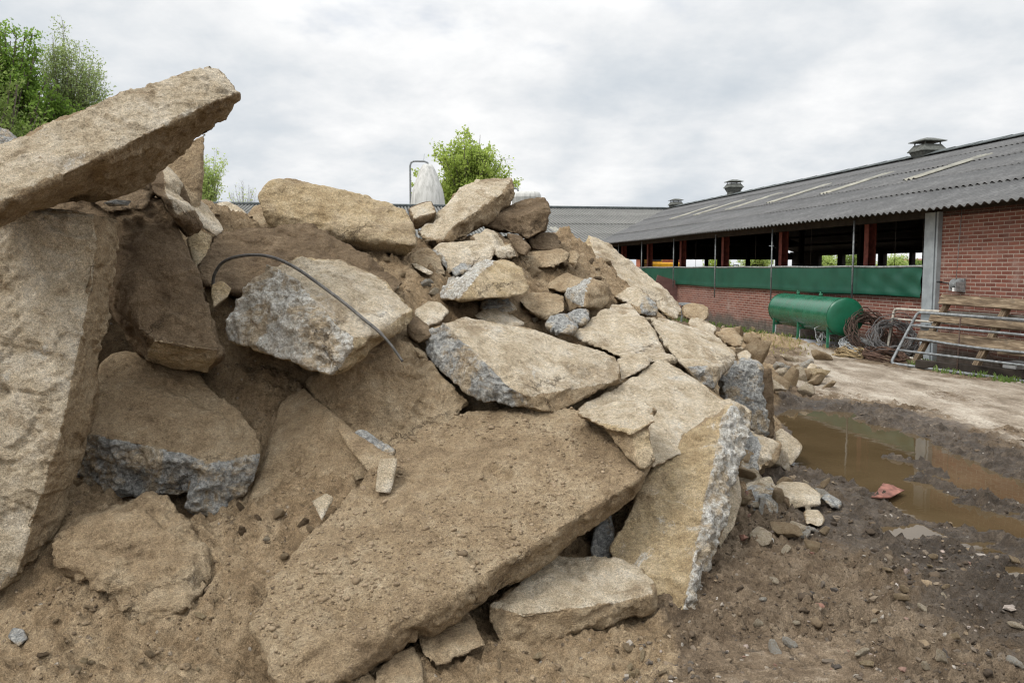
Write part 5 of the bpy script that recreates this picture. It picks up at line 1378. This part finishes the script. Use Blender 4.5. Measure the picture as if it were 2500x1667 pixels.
for k, (x0, y0, x1, y1, lab) in enumerate(((2140, 842, 2330, 862, "dark old beam lying on the ground under the plank rack"), (2125, 822, 2300, 838, "thin dark lath lying behind the beam under the plank rack"))):
    a, b = on_ground(x0, y0, 0.10), on_ground(x1, y1, 0.10)
    a += Vector((0, 0.45 + 0.25 * k, 0)); b += Vector((0, 0.45 + 0.25 * k, 0))
    o = MB().bar((0, 0, 0), (b - a) * 1.5, 0.13 - 0.05 * k, 0.12).build("old_beam", M_DARKW, bevel=0.006); o.location = a
    tag(o, lab, "beam")
# --- winch on the wall
q = atp(2209, 655, PW - 0.01)
wn = empty("hand_winch", "hand winch with crank bolted to the brick wall", "winch", bw(PW, q.y, q.z), BA)
MB().box((-0.02, 0, 0), (0.03, 0.16, 0.22)).box((-0.10, 0.075, -0.02), (0.16, 0.012, 0.14)).box((-0.10, -0.075, -0.02), (0.16, 0.012, 0.14)).build("bracket", M_GALV2, wn)
MB().lathe([(0, -0.07), (0.085, -0.07), (0.085, -0.05), (0.045, -0.045), (0.045, 0.045), (0.085, 0.05), (0.085, 0.07), (0, 0.07)], 20, Matrix.Translation((-0.10, 0, 0.02)) @ RX).build("drum", M_GREYP, wn)
MB().tube([(-0.10, 0.075, 0.02), (-0.10, 0.14, 0.02), (-0.12, 0.34, 0.045)], 0.011, 8).tube([(-0.12, 0.34, 0.045), (-0.20, 0.35, 0.05)], 0.016, 8).build("crank", M_BLACK, wn)
MB().tube([(-0.10, 0.02, 0.09), (-0.07, 0.0, 1.22)], 0.005, 6).build("cable", M_GALV, wn)
MB().box((-0.13, 0.01, -0.07), (0.05, 0.05, 0.06)).build("latch", M_WHITE, wn)
# --- bits by the low wall
q = atp(1530, 668, 9.0); q2 = atp(1548, 652, 9.2)
o = MB().bar((0, 0, 0), (0.18, 0.0, 0.62), 1.1, 0.03, (0, 1, 0)).build("wall_board", M_BOARD); o.location = bw(9.06, q.y, 0.62); o.rotation_euler = (0, 0, BA)
tag(o, "reddish brown board leaning on the low wall behind the long tilted slab", "board")
q = atp(1580, 692, 9.0)
tb = empty("tool_bench", "low grey bench-like frame beside the low brick wall", "bench", bw(9.0, q.y, 0), BA)
MB().box((0, 0, 0.55), (0.35, 1.1, 0.05)).build("top", M_GREYP, tb)
for sy in (-0.5, 0.5): MB().bar((0, sy, 0), (0.02, sy, 0.53), 0.04, 0.04).build("leg", M_GREYP, tb)
# bricks stacked by the wall
k = 0
for x, y, rz_, lab in ((1650, 741, 0.1, "orange-red brick lying nearest the heap by the low wall"), (1668, 738, 0.35, "orange-red brick lying in the middle of three by the low wall"), (1683, 742, 0.2, "orange-red brick lying nearest the pipes by the low wall")):
    p = at(x, y, 17.5); z = max(0.05, p.z)
    o = MB().box((0, 0, 0), (0.24, 0.5, 0.10)).build("brick", M_RED, bevel=0.008); o.location = (p.x, p.y, p.z); o.rotation_euler = (0, 0, rz_)
    tag(o, lab, "brick", "bricks by the low wall"); o.location.z = 0.06
    r_ = ray(x, y); g_ = O + r_ * ((0.06 - EYE) / r_.z)
    if g_.y < 22: o.location = g_

# --- black cable arching over the whitish block
cpts = [(489, 655, 5.1), (492, 632, 5.08), (508, 606, 5.05), (535, 592, 5.0), (572, 586, 4.95), (612, 588, 4.92), (650, 600, 4.88), (690, 622, 4.82), (735, 654, 4.75), (790, 695, 4.66), (838, 735, 4.58), (872, 763, 4.53), (898, 792, 4.5), (925, 830, 4.48)]
cp = [at(*p) for p in cpts]
def spline(P, k=6):
    out = []
    for i in range(len(P) - 1):
        p0, p1, p2, p3 = P[max(i - 1, 0)], P[i], P[i + 1], P[min(i + 2, len(P) - 1)]
        for j in range(k):
            t = j / k
            out.append(0.5 * ((2 * p1) + (p2 - p0) * t + (2 * p0 - 5 * p1 + 4 * p2 - p3) * t * t + (3 * p1 - p0 - 3 * p2 + p3) * t ** 3))
    return out + [P[-1]]
sp_ = spline(cp)
base = Vector((cp[0].x, cp[0].y, cp[0].z))
nn = len(sp_)
o = MB().tube([p - base for p in sp_], [0.0095 if i < nn * 0.86 else 0.0075 for i in range(nn)], 12).build("cable", simple("cable_rubber", (0.085, 0.080, 0.074), 0.6, 0.4, 30))
o.location = base; tag(o, "dark cable arching out of the rubble over the whitish block", "cable")

# --- coloured bits in the mud
small = dict(back=0.06, rough=0.3, group=None, roundn=0.5)
rock("brick_piece", "flat red brick half sunk at the puddle's edge", "brick", [(x, y, z * 0.972) for x, y, z in [(1998, 1143, 5.75), (2026, 1106, 6.1), (2050, 1112, 6.05), (2082, 1125, 5.95), (2046, 1143, 5.75)]], mat=M_RED, **small)
rock("brick_piece", "dark red brick end poking from the mud below the thin pale slab", "brick", [(1702, 1272, 4.72), (1738, 1270, 4.75), (1738, 1282, 4.68), (1716, 1296, 4.6), (1703, 1292, 4.62)], mat=M_RED, **small)
rock("brick_piece", "thin red brick chip beside the pale dark-edged stone", "brick", [(1768, 1206, 5.12), (1800, 1195, 5.2), (1806, 1201, 5.17), (1774, 1212, 5.08)], mat=M_RED, **small)
rock("rubble_stone", "pinkish flat stone in the mud", STN, [(1806, 1300, 4.6), (1830, 1284, 4.7), (1852, 1292, 4.66), (1858, 1306, 4.58), (1836, 1324, 4.48)], mat=M_PINK, **small)
rock("rubble_stone", "tan wedge stone behind the pinkish flat stone", STN, [(1773, 1255, 4.85), (1786, 1247, 4.9), (1806, 1254, 4.86), (1804, 1268, 4.76), (1790, 1270, 4.74)], mat=M_TANST, **small)
rock("rubble_stone", "round orange pebble in the open mud", STN, [(2037, 1345, 4.4), (2048, 1338, 4.43), (2060, 1344, 4.4), (2058, 1354, 4.34), (2042, 1354, 4.34)], mat=M_TANST, **small)
rock("rubble_stone", "pink round pebble near the frame's lower edge in the sand", STN, [(1910, 1506, 3.62), (1920, 1500, 3.66), (1928, 1508, 3.6), (1920, 1516, 3.55)], mat=M_PINK, **small)
rock("glass_shard", "bluish pointed shard standing in the mud", "shard", [(2250, 1340, 4.42), (2255, 1314, 4.5), (2261, 1312, 4.5), (2265, 1340, 4.42)], back=0.015, rough=0.1, roundn=0.3, group=None, mat=simple("bluish_shard", (0.20, 0.235, 0.28), 0.35, 0.2, 20))
rock("brick_piece", "red brick crumb beside the white-edged wedge slab's tip", "brick", [(977, 676, 6.1), (986, 668, 6.12), (1000, 674, 6.08), (990, 683, 6.05)], mat=M_RED, **small)
# ------------------------------------------------------------------ trees and other vegetation
def leaf_material(name, a, b):
    t = NT(name, 0.6, 0.25)
    c = t.ramp(t.attr("tone"), (0.0, tuple(1.75 * v for v in a)), (1.0, tuple(1.9 * v for v in b)))
    t.col(c)
    tr = t.n("ShaderNodeBsdfTranslucent"); t.put(tr.inputs[0], t.mix(0.5, c, tuple(min(1, v * 3.2) for v in b)))
    mx = t.n("ShaderNodeMixShader"); mx.inputs[0].default_value = 0.55
    t.t.links.new(t.b.outputs[0], mx.inputs[1]); t.t.links.new(tr.outputs[0], mx.inputs[2])
    t.t.links.new(mx.outputs[0], t.t.nodes["Material Output"].inputs[0])
    return t.m
M_BARK = simple("bark", (0.085, 0.070, 0.055), 0.95, 0.35, 12, bump=0.4)
M_TWIG = simple("twig", (0.11, 0.095, 0.085), 0.95, 0.3, 12)
def leaves_mesh(name, pos, size, mat, parent, asp=1.5, tone=None):
    n = len(pos)
    u = rng.normal(size=(n, 3)); u /= np.linalg.norm(u, axis=1)[:, None]
    w = rng.normal(size=(n, 3)); w[:, 2] += 0.8
    w -= u * (u * w).sum(1)[:, None]; w /= np.linalg.norm(w, axis=1)[:, None]
    v = np.cross(w, u)
    s = size * rng.uniform(0.65, 1.3, n)
    a = u * (s * asp * 0.5)[:, None]; b = v * (s * 0.5)[:, None]; f = w * (s * 0.12)[:, None]
    V = np.stack([pos - a, pos + b * 0.9 + f - a * 0.1, pos + a, pos - b * 0.9 + f - a * 0.1], 1).reshape(-1, 3)
    F = (np.array([0, 1, 2, 3])[None] + 4 * np.arange(n)[:, None])
    tn = np.repeat(tone if tone is not None else rng.uniform(0, 1, n), 4)
    return link_mesh(name, np_mesh(name, V, F, False, {"tone": tn}), mat, parent)
def tree(name, label, loc, trunk_h, trunk_r, blobs, n_limb, n_twig, n_leaf, leaf, mat, group=None, bark=None, spread=0.16, cat="tree", droop=0.0, upright=0.0, wood=1.0):
    """blobs: (x, y, z, rx, ry, rz) ellipsoids of the crown, local metres"""
    o = empty(name, label, cat, loc, 0, group)
    R = np.random.default_rng(abs(hash(round(loc[0] * 7.3 + loc[1] * 3.1, 3))) % 100000)
    tips = []
    mb = MB()
    top = Vector((0, 0, trunk_h))
    mb.tube([(0, 0, -0.1), (0.03 * trunk_h * 0.3, 0, trunk_h * 0.5), top], [trunk_r * 1.25, trunk_r, trunk_r * 0.75], 8)
    br = MB()
    vol = np.array([b[3] * b[4] * b[5] for b in blobs]); vol = vol / vol.sum()
    for k in range(n_limb):
        b = blobs[R.choice(len(blobs), p=vol)]
        dv = R.normal(size=3); dv /= np.linalg.norm(dv)
        q = Vector((b[0] + dv[0] * b[3] * R.uniform(0.35, 0.95), b[1] + dv[1] * b[4] * R.uniform(0.35, 0.95), b[2] + dv[2] * b[5] * R.uniform(0.35, 0.95)))
        st = Vector((0, 0, trunk_h * R.uniform(0.45, 1.0)))
        if q.z < st.z: st.z = max(0.3 * trunk_h, q.z - 0.3 * (q.xy.length))
        mid = st.lerp(q, 0.5) + Vector((R.normal(0, .12), R.normal(0, .12), upright * 0.3 + 0.12 * (q - st).length))
        r0 = trunk_r * 0.45 * R.uniform(0.6, 1.0)
        br.tube([st, mid, q], [r0 * wood, r0 * 0.55 * wood, r0 * 0.18 * wood], 6)
        for j in range(n_twig):
            t = R.uniform(0.3, 1.0)
            s = (st.lerp(mid, t * 2) if t < 0.5 else mid.lerp(q, t * 2 - 1))
            L = (0.35 + 0.65 * R.uniform()) * 0.42 * max(b[3], b[5]) * 0.8
            dv = Vector(R.normal(size=3)).normalized() + (q - st).normalized() * 0.6 + Vector((0, 0, 0.35 - droop))
            e = s + dv.normalized() * L
            br.tube([s, s.lerp(e, 0.55) + Vector((0, 0, 0.04 * L)), e], [r0 * 0.22 * wood, r0 * 0.14 * wood, r0 * 0.05 * wood], 4, False)
            for u in np.linspace(0.25, 1.0, 6): tips.append((s.lerp(e, u))[:])
    mb.build("trunk", bark or M_BARK, o)
    br.build("branches", bark or M_BARK, o)
    if n_leaf:
        T = np.array(tips)
        c = R.choice(len(T), n_leaf)
        P = T[c] + R.normal(size=(n_leaf, 3)) * spread * np.array([1, 1, 0.9])
        P[:, 2] -= droop * 0.3 * np.abs(R.normal(size=n_leaf))
        clump = R.uniform(-0.25, 0.25, len(T))[c]
        leaves_mesh("crown", P, leaf, mat, o, tone=np.clip(R.uniform(0.15, 0.85, n_leaf) + clump, 0, 1))
    return o
M_LF_MAPLE = leaf_material("leaf_maple", (0.105, 0.150, 0.030), (0.205, 0.250, 0.062))
M_LF_DARK = leaf_material("leaf_beech", (0.046, 0.090, 0.014), (0.115, 0.175, 0.032))
M_LF_OLIVE = leaf_material("leaf_oak", (0.065, 0.095, 0.022), (0.120, 0.160, 0.045))
M_LF_BIRCH = leaf_material("leaf_birch", (0.085, 0.120, 0.040), (0.170, 0.205, 0.085))
M_LF_PALE = leaf_material("leaf_pale", (0.130, 0.170, 0.048), (0.220, 0.265, 0.095))
def gpt(x, Y):
    p = at(x, 616, Y); return (p.x, p.y, 0)
PX = lambda px, Y: px / 1910 * Y
hY = lambda y, Y: EYE + (616.5 - y) / 1910 * Y
# bright maple behind the heap
Y = 62
c = gpt(1082, Y); zc = hY(392, Y); rr = PX(101, Y)
tree("maple_tree", "bright green round-crowned tree rising behind the white silo", c, 5.0, 0.2,
     [(0, 0, zc, rr, rr, rr * 0.92), (PX(25, Y), 0, zc - 0.6, rr * 0.95, rr * 0.9, rr * 0.75), (PX(-20, Y), 0, zc + 0.9, rr * 0.7, rr * 0.7, rr * 0.75), (PX(-112, Y), 1.5, hY(425, Y), PX(52, Y), 2.2, PX(52, Y)), (PX(-30, Y), 0, hY(455, Y), PX(55, Y), 1.4, PX(35, Y)), (PX(60, Y), 0, hY(425, Y), PX(40, Y), 1.4, PX(35, Y))],
     150, 14, 34000, 0.15, M_LF_MAPLE, spread=0.15)
# trees on the left
Y = 34
tree("beech_tree", "dense dark green tree at the left edge behind the jutting slab", gpt(-10, Y), 3.2, 0.25,
     [(PX(20, Y), 0, hY(200, Y), PX(125, Y), 2.0, PX(125, Y)), (PX(70, Y), 0, hY(118, Y), PX(72, Y), 1.4, PX(66, Y)), (PX(30, Y), 0, hY(95, Y), PX(55, Y), 1.4, PX(52, Y)), (PX(90, Y), 0.5, hY(250, Y), PX(95, Y), 1.5, PX(85, Y)), (PX(-90, Y), 0, hY(120, Y), PX(110, Y), 1.8, PX(80, Y))],
     190, 14, 70000, 0.095, M_LF_DARK, spread=0.14)
Y = 30
tree("oak_tree", "olive green leafy tree mixed into the dark tree's lower left", gpt(-20, Y), 2.4, 0.2,
     [(0, 0, hY(215, Y), PX(85, Y), 1.2, PX(80, Y)), (PX(50, Y), 0, hY(290, Y), PX(90, Y), 1.2, PX(50, Y))],
     60, 12, 14000, 0.085, M_LF_OLIVE, spread=0.13)
Y = 36
tree("birch_tree", "thin-leaved airy tree right of the dense dark tree", gpt(175, Y), 4.2, 0.13,
     [(0, 0, hY(165, Y), PX(72, Y), 1.2, PX(110, Y)), (PX(48, Y), 0, hY(180, Y), PX(56, Y), 1.0, PX(90, Y)), (PX(-35, Y), 0, hY(135, Y), PX(50, Y), 1.0, PX(85, Y)), (PX(85, Y), 0, hY(212, Y), PX(34, Y), 0.8, PX(55, Y))],
     95, 16, 20000, 0.066, M_LF_BIRCH, spread=0.12, upright=0.6, wood=0.55)
tree("beech_tree", "low green bush-like tree beneath the airy tree", gpt(175, Y - 1), 1.6, 0.1,
     [(0, 0, hY(285, Y), PX(60, Y), 1.0, PX(48, Y)), (PX(-75, Y), 0, hY(270, Y), PX(55, Y), 1.0, PX(70, Y))],
     60, 12, 13000, 0.085, M_LF_DARK, spread=0.14)
Y = 56
tree("birch_tree", "pale leafing small tree beside the upright brown slab", gpt(484, Y), 3.0, 0.11,
     [(0, 0, hY(425, Y), PX(42, Y), 0.9, PX(45, Y)), (PX(12, Y), 0, hY(375, Y), PX(32, Y), 0.8, PX(42, Y)), (PX(-12, Y), 0, hY(400, Y), PX(35, Y), 0.8, PX(50, Y))],
     60, 12, 5500, 0.10, M_LF_PALE, spread=0.14, upright=0.4, wood=0.55)
Y = 62
tree("bare_shrub", "bare twiggy shrub left of the big tan slab", gpt(562, Y), 2.2, 0.08,
     [(0, 0, hY(450, Y), PX(42, Y), 1.0, PX(36, Y))], 60, 12, 300, 0.10, M_LF_PALE, bark=M_TWIG, upright=0.8, cat="shrub", wood=0.7)
# bushes seen through the barn
i = 0
for x, p, top, wd, lab in ((1905, 44, 575, 30, "green tree framed by the leftmost sky opening of the barn's rear wall"), (1960, 46, 578, 45, "yellow-green tree filling the barn's wide rear opening"), (2035, 50, 602, 40, "low hedge tree on the skyline through the barn's rear wall"),
                      (2062, 42, 583, 22, "peaked green tree behind the barn's rear posts"), (2098, 47, 598, 34, "rounded low tree beside the far red roof"), (1650, 40, 570, 40, "green tree behind the barn's small left rear opening"), (1740, 42, 570, 45, "green tree behind the barn's paired rear openings")):
    q = atp(x, 600, p); w_ = bw(q.x, q.y, 0)
    Yd = w_.y; h = hY(top, Yd)
    tree("field_tree", lab, w_, h * 0.35, 0.09, [(0, 0, h * 0.60, PX(wd, Yd), PX(wd, Yd), h * 0.42)], 34, 9, 4200, 0.16, (M_LF_PALE, M_LF_OLIVE, M_LF_MAPLE)[i % 3], spread=0.22)
    i += 1
# far red roofed house and wheel loader beyond the barn
q = atp(2104, 600, 62); hw = bw(q.x, q.y, 0)
hs = empty("farm_house", "far house with red roof glimpsed through the barn's rear opening", "house", hw, BA)
MB().box((0, 0, 0.9), (6, 5, 1.8)).build("wall", M_BRICK, hs)
MB().quad((-3.2, -2.6, 1.8), (-3.2, 2.6, 1.8), (0, 2.6, 2.7), (0, -2.6, 2.7)).quad((3.2, 2.6, 1.8), (3.2, -2.6, 1.8), (0, -2.6, 2.7), (0, 2.6, 2.7)).build("roof", M_RED, hs)
M_YEL = simple("yellow_paint", (0.60, 0.30, 0.012), 0.45, 0.15, 5)
M_ORB = simple("orange_brick", (0.33, 0.11, 0.06), 0.9, 0.25, 6)
q = atp(1524, 600, 18.6); lw = bw(q.x, q.y, 0)
ld = empty("wheel_loader", "yellow wheel loader parked beyond the barn's far end", "wheel loader", lw, BA + 0.2)
MB().box((0, 0, 1.45), (2.6, 1.5, 1.05)).build("body", M_YEL, ld, bevel=0.08)
MB().box((-0.9, 0, 2.3), (0.9, 1.3, 0.9)).build("cab", M_YEL, ld, bevel=0.06)
MB().box((-0.9, -0.66, 2.36), (0.7, 0.03, 0.6)).build("cab_window", M_BLACK, ld)
for sx in (-1, 1):
    for sy in (-0.7, 0.7):
        MB().lathe([(0.2, -0.2), (0.62, -0.2), (0.68, -0.1), (0.68, 0.1), (0.62, 0.2), (0.2, 0.2)], 20, Matrix.Translation((sx * 0.9, sy, 0.68)) @ RX).build("wheel", M_BLACK, ld)
MB().box((2.0, 0, 0.6), (0.7, 2.0, 0.8)).build("bucket", M_YEL, ld, bevel=0.05)
q = atp(1512, 600, 23.5); sw = bw(q.x, q.y, 0)
sh = empty("brick_shed", "orange brick shed behind the yellow wheel loader", "shed", sw, BA)
MB().box((0, 0, 1.25), (2.6, 4, 2.5)).build("wall", M_ORB, sh)
MB().box((0, 0, 2.56), (3.0, 4.4, 0.12)).build("roof", M_ROOF, sh)
# ------------------------------------------------------------------ silos
def silo_material():
    t = NT("silo_polyester", 0.6, 0.3)
    sx = t.scale(t.obj, (2.2, 2.2, 0.22))
    n = t.noise(2.6, 7, 0.7, sx)
    t.col(t.ramp(n, (0.30, (0.27, 0.27, 0.25)), (0.5, (0.46, 0.455, 0.43)), (0.70, (0.58, 0.575, 0.55))))
    return t.m
M_SILO = silo_material()
Y = 57
c = gpt(984, Y)
si = empty("feed_silo", "tall dirty white bullet-shaped feed silo behind the heap", "silo", c)
zt_, zb = hY(382, Y), hY(470, Y)
r_ = PX(39, Y)
H = zt_ - zb
MB().lathe([(0.25, 0.9), (r_ * 0.9, zb - 2.2), (r_, zb - 1.4), (r_, zb)] + [(r_ * f, zb + H * k) for f, k in ((0.95, 0.2), (0.87, 0.36), (0.76, 0.5), (0.64, 0.65), (0.50, 0.80), (0.37, 0.92), (0.28, 0.98), (0.16, 1.0), (0, 1.005))], 40).build("hopper", M_SILO, si)
for k in range(4):
    a = math.pi / 4 + k * math.pi / 2
    MB().tube([(r_ * math.cos(a), r_ * math.sin(a), 0), (r_ * 0.98 * math.cos(a), r_ * 0.98 * math.sin(a), zb - 1.5)], 0.05, 8).build("leg", M_GALV, si)
px = PX(945 - 984, Y)
zp = hY(376, Y)
MB().tube([(px, -0.1, 0.5), (px, -0.1, zp - 0.3), (px + 0.06, -0.1, zp - 0.1), (px + 0.22, -0.1, zp), (px + 0.4, -0.1, zp + 0.01), (-0.22, -0.05, zp), (0.0, 0, zp - 0.08), (0.1, 0, zp - 0.3)], 0.065, 10).build("fill_pipe", M_GALV, si)
MB().tube([(-0.25, -0.05, zp), (-0.2, -0.05, zp + 0.5)], 0.012, 5).build("antenna", M_GALV, si)
Y = 52
c = gpt(1209, Y)
s2 = empty("feed_silo", "squat flat-topped white silo peeking over the dark crest boulder", "silo", c)
zt_ = hY(443, Y); r_ = PX(33, Y)
MB().lathe([(0.25, 0.9), (r_, 2.2), (r_, zt_ - 0.42), (r_ * 1.02, zt_ - 0.40), (r_ * 1.02, zt_ - 0.36), (r_ * 0.99, zt_ - 0.2), (r_ * 0.90, zt_ - 0.06), (r_ * 0.7, zt_ - 0.02), (0, zt_)], 40).build("hopper", M_SILO, s2)
for k in range(4):
    a = math.pi / 4 + k * math.pi / 2
    MB().tube([(r_ * math.cos(a), r_ * math.sin(a), 0), (r_ * 0.98 * math.cos(a), r_ * 0.98 * math.sin(a), 2.4)], 0.05, 8).build("leg", M_GALV, s2)
px = PX(1183 - 1209, Y); zp = hY(436, Y)
MB().tube([(px - 0.35, 0, 0.5), (px - 0.35, 0, zp - 0.15), (px - 0.2, 0, zp), (px, 0, zp + 0.02), (px + 0.17, 0, zp - 0.06), (px + 0.22, 0, zp - 0.25)], 0.055, 10).build("fill_pipe", M_GALV, s2)
# ------------------------------------------------------------------ weeds
M_WEED = leaf_material("weed", (0.045, 0.085, 0.018), (0.110, 0.150, 0.045))
M_DRYW = leaf_material("dry_weed", (0.12, 0.11, 0.045), (0.21, 0.18, 0.085))
def blades(name, pts, n, hgt, mat, spread):
    V, F, T = [], [], []
    for i in range(n):
        b = pts[rng.integers(len(pts))]
        x, y = b[0] + rng.normal(0, spread), b[1] + rng.normal(0, spread)
        z = float(ground_z(np.array([x]), np.array([y]))[0]) if len(b) == 2 else b[2]
        a = rng.uniform(0, 6.28); h = hgt * rng.uniform(0.4, 1.2); w = 0.012 * rng.uniform(0.7, 1.6)
        dx, dy = math.cos(a), math.sin(a); l = h * rng.uniform(0.2, 0.8)
        k = len(V)
        V += [(x - dy * w, y + dx * w, z - 0.01), (x + dy * w, y - dx * w, z - 0.01), (x + dx * l * 0.5 + dy * w, y + dy * l * 0.5 - dx * w, z + h * 0.7), (x + dx * l, y + dy * l, z + h)]
        F.append((k, k + 1, k + 2, k + 3)); T += [rng.uniform()] * 4
    o = link_mesh(name, np_mesh(name, np.array(V), np.array(F), False, {"tone": np.array(T)}), mat)
    return tag(o, kind="stuff")
wl = [tuple(bw(PW - 0.12, s, 0)[:2]) for s in np.linspace(14.5, 30, 60)]
blades("weeds", wl, 900, 0.14, M_WEED, 0.12)
hp_ = [tuple(at(x, y, Yd)[:2]) for x, y, Yd in ((1740, 762, 16.0), (1760, 768, 15.9), (1780, 775, 15.7), (1720, 770, 15.6), (1800, 785, 15.6), (1790, 790, 15.3))]
blades("weeds", hp_, 200, 0.07, M_DRYW, 0.40)
blades("weeds", [tuple(on_ground(x, y)[:2]) for x, y in ((2120, 840), (2250, 868), (2310, 880), (2180, 858))], 260, 0.09, M_WEED, 0.10)
# ------------------------------------------------------------------ sky and light
def make_world():
    W = bpy.data.worlds.new("World"); SC.world = W; W.use_nodes = True
    t = W.node_tree; t.nodes.clear()
    N = lambda typ, **kw: [setattr(n, k, v) for n in [t.nodes.new(typ)] for k, v in kw.items()] and None or t.nodes[-1]
    L = t.links.new
    def mth(op, a, b=None, c=None, clamp=False):
        n = t.nodes.new("ShaderNodeMath"); n.operation = op; n.use_clamp = clamp
        for i, v in enumerate((a, b, c)):
            if v is None: continue
            if isinstance(v, bpy.types.NodeSocket): L(v, n.inputs[i])
            else: n.inputs[i].default_value = v
        return n.outputs[0]
    sky = t.nodes.new("ShaderNodeTexSky"); sky.sky_type = 'NISHITA'; sky.sun_disc = False
    sky.sun_elevation = SUN_EL; sky.sun_rotation = SUN_ROT; sky.air_density = 1.0; sky.dust_density = 2.0
    bg1 = t.nodes.new("ShaderNodeBackground"); bg1.inputs[1].default_value = 0.10
    L(sky.outputs[0], bg1.inputs[0])
    tc = t.nodes.new("ShaderNodeTexCoord")
    sp = t.nodes.new("ShaderNodeSeparateXYZ"); L(tc.outputs["Generated"], sp.inputs[0])
    z = mth('MAXIMUM', sp.outputs[2], 0.0)
    inv = mth('DIVIDE', 1.0, mth('ADD', z, 0.30))
    cb = t.nodes.new("ShaderNodeCombineXYZ")
    L(mth('MULTIPLY', sp.outputs[0], inv), cb.inputs[0]); L(mth('MULTIPLY', sp.outputs[1], inv), cb.inputs[1]); cb.inputs[2].default_value = CLOUD_SEED
    def noise(scale, det, rough, off=0.0, dist=0.0):
        m = t.nodes.new("ShaderNodeMapping"); L(cb.outputs[0], m.inputs[0]); m.inputs["Location"].default_value = (off, off * 0.7, off)
        n = t.nodes.new("ShaderNodeTexNoise"); L(m.outputs[0], n.inputs["Vector"])
        n.inputs["Scale"].default_value = scale; n.inputs["Detail"].default_value = det; n.inputs["Roughness"].default_value = rough; n.inputs["Distortion"].default_value = dist
        return n.outputs["Fac"]
    n1 = noise(1.0, 8, 0.5, 0.0, 0.15)
    n2 = noise(3.8, 9, 0.58, 3.1, 0.1)
    dens = mth('ADD', mth('MULTIPLY', n1, 0.62), mth('MULTIPLY', n2, 0.38))
    r = t.nodes.new("ShaderNodeValToRGB"); L(dens, r.inputs[0])
    r.color_ramp.interpolation = 'B_SPLINE'
    e = r.color_ramp.elements
    for _ in range(3): e.new(0.5)
    for el, (p, c) in zip(e, ((0.38, (1.02, 1.02, 1.01)), (0.445, (0.93, 0.935, 0.94)), (0.50, (0.83, 0.845, 0.86)), (0.565, (0.71, 0.745, 0.78)), (0.65, (0.58, 0.635, 0.69)))):
        el.position = p; el.color = (*c, 1)
    bg2 = t.nodes.new("ShaderNodeBackground"); L(mth('MULTIPLY', mth('ADD', mth('MULTIPLY', mth('MAXIMUM', mth('SUBTRACT', z, 0.28), 0.0), 2.1), 0.86), CLOUD_STR), bg2.inputs[1])   # an overcast sky is brighter overhead
    L(r.outputs[0], bg2.inputs[0])
    # thin gaps where blue sky shows faintly
    gap = t.nodes.new("ShaderNodeMapRange"); gap.interpolation_type = 'SMOOTHSTEP'
    L(noise(1.3, 6, 0.6, 11.0, 0.2), gap.inputs[0]); gap.inputs[1].default_value = 0.60; gap.inputs[2].default_value = 0.74
    gf = mth('MULTIPLY', gap.outputs[0], 0.35)
    mx = t.nodes.new("ShaderNodeMixShader"); L(gf, mx.inputs[0]); L(bg2.outputs[0], mx.inputs[1]); L(bg1.outputs[0], mx.inputs[2])
    out = t.nodes.new("ShaderNodeOutputWorld"); L(mx.outputs[0], out.inputs[0])
SUN_EL, SUN_AZ = math.radians(52), math.radians(-128)    # azimuth from +Y towards +X: behind the camera, to its left
SUN_ROT = SUN_AZ
CLOUD_SEED, CLOUD_STR = 8.7, 0.87
make_world()
sd_ = bpy.data.lights.new("Sun", 'SUN'); sd_.energy = 1.5; sd_.angle = math.radians(14); sd_.color = (1, 0.96, 0.9)
sun = bpy.data.objects.new("Sun", sd_); COL.objects.link(sun)
dirv = Vector((math.sin(SUN_AZ) * math.cos(SUN_EL), math.cos(SUN_AZ) * math.cos(SUN_EL), math.sin(SUN_EL)))
sun.rotation_euler = (-dirv).to_track_quat('-Z', 'Y').to_euler()
sun.location = dirv * 50
vs = SC.view_settings
vs.view_transform = 'Standard'; vs.look = 'None'; vs.exposure = 0.50; vs.gamma = 1.0; vs.use_curve_mapping = False
SC.render.engine = 'CYCLES'
SC.cycles.use_denoising = True
SC.cycles.pixel_filter_type = 'BLACKMAN_HARRIS'; SC.cycles.filter_width = 1.15
SC.cycles.max_bounces = 6; SC.cycles.diffuse_bounces = 3; SC.cycles.glossy_bounces = 3; SC.cycles.transmission_bounces = 2
SC.cycles.use_adaptive_sampling = True

for o in SC.objects:
    if o.parent is None and "category" in o and "kind" not in o: o["kind"] = "thing"
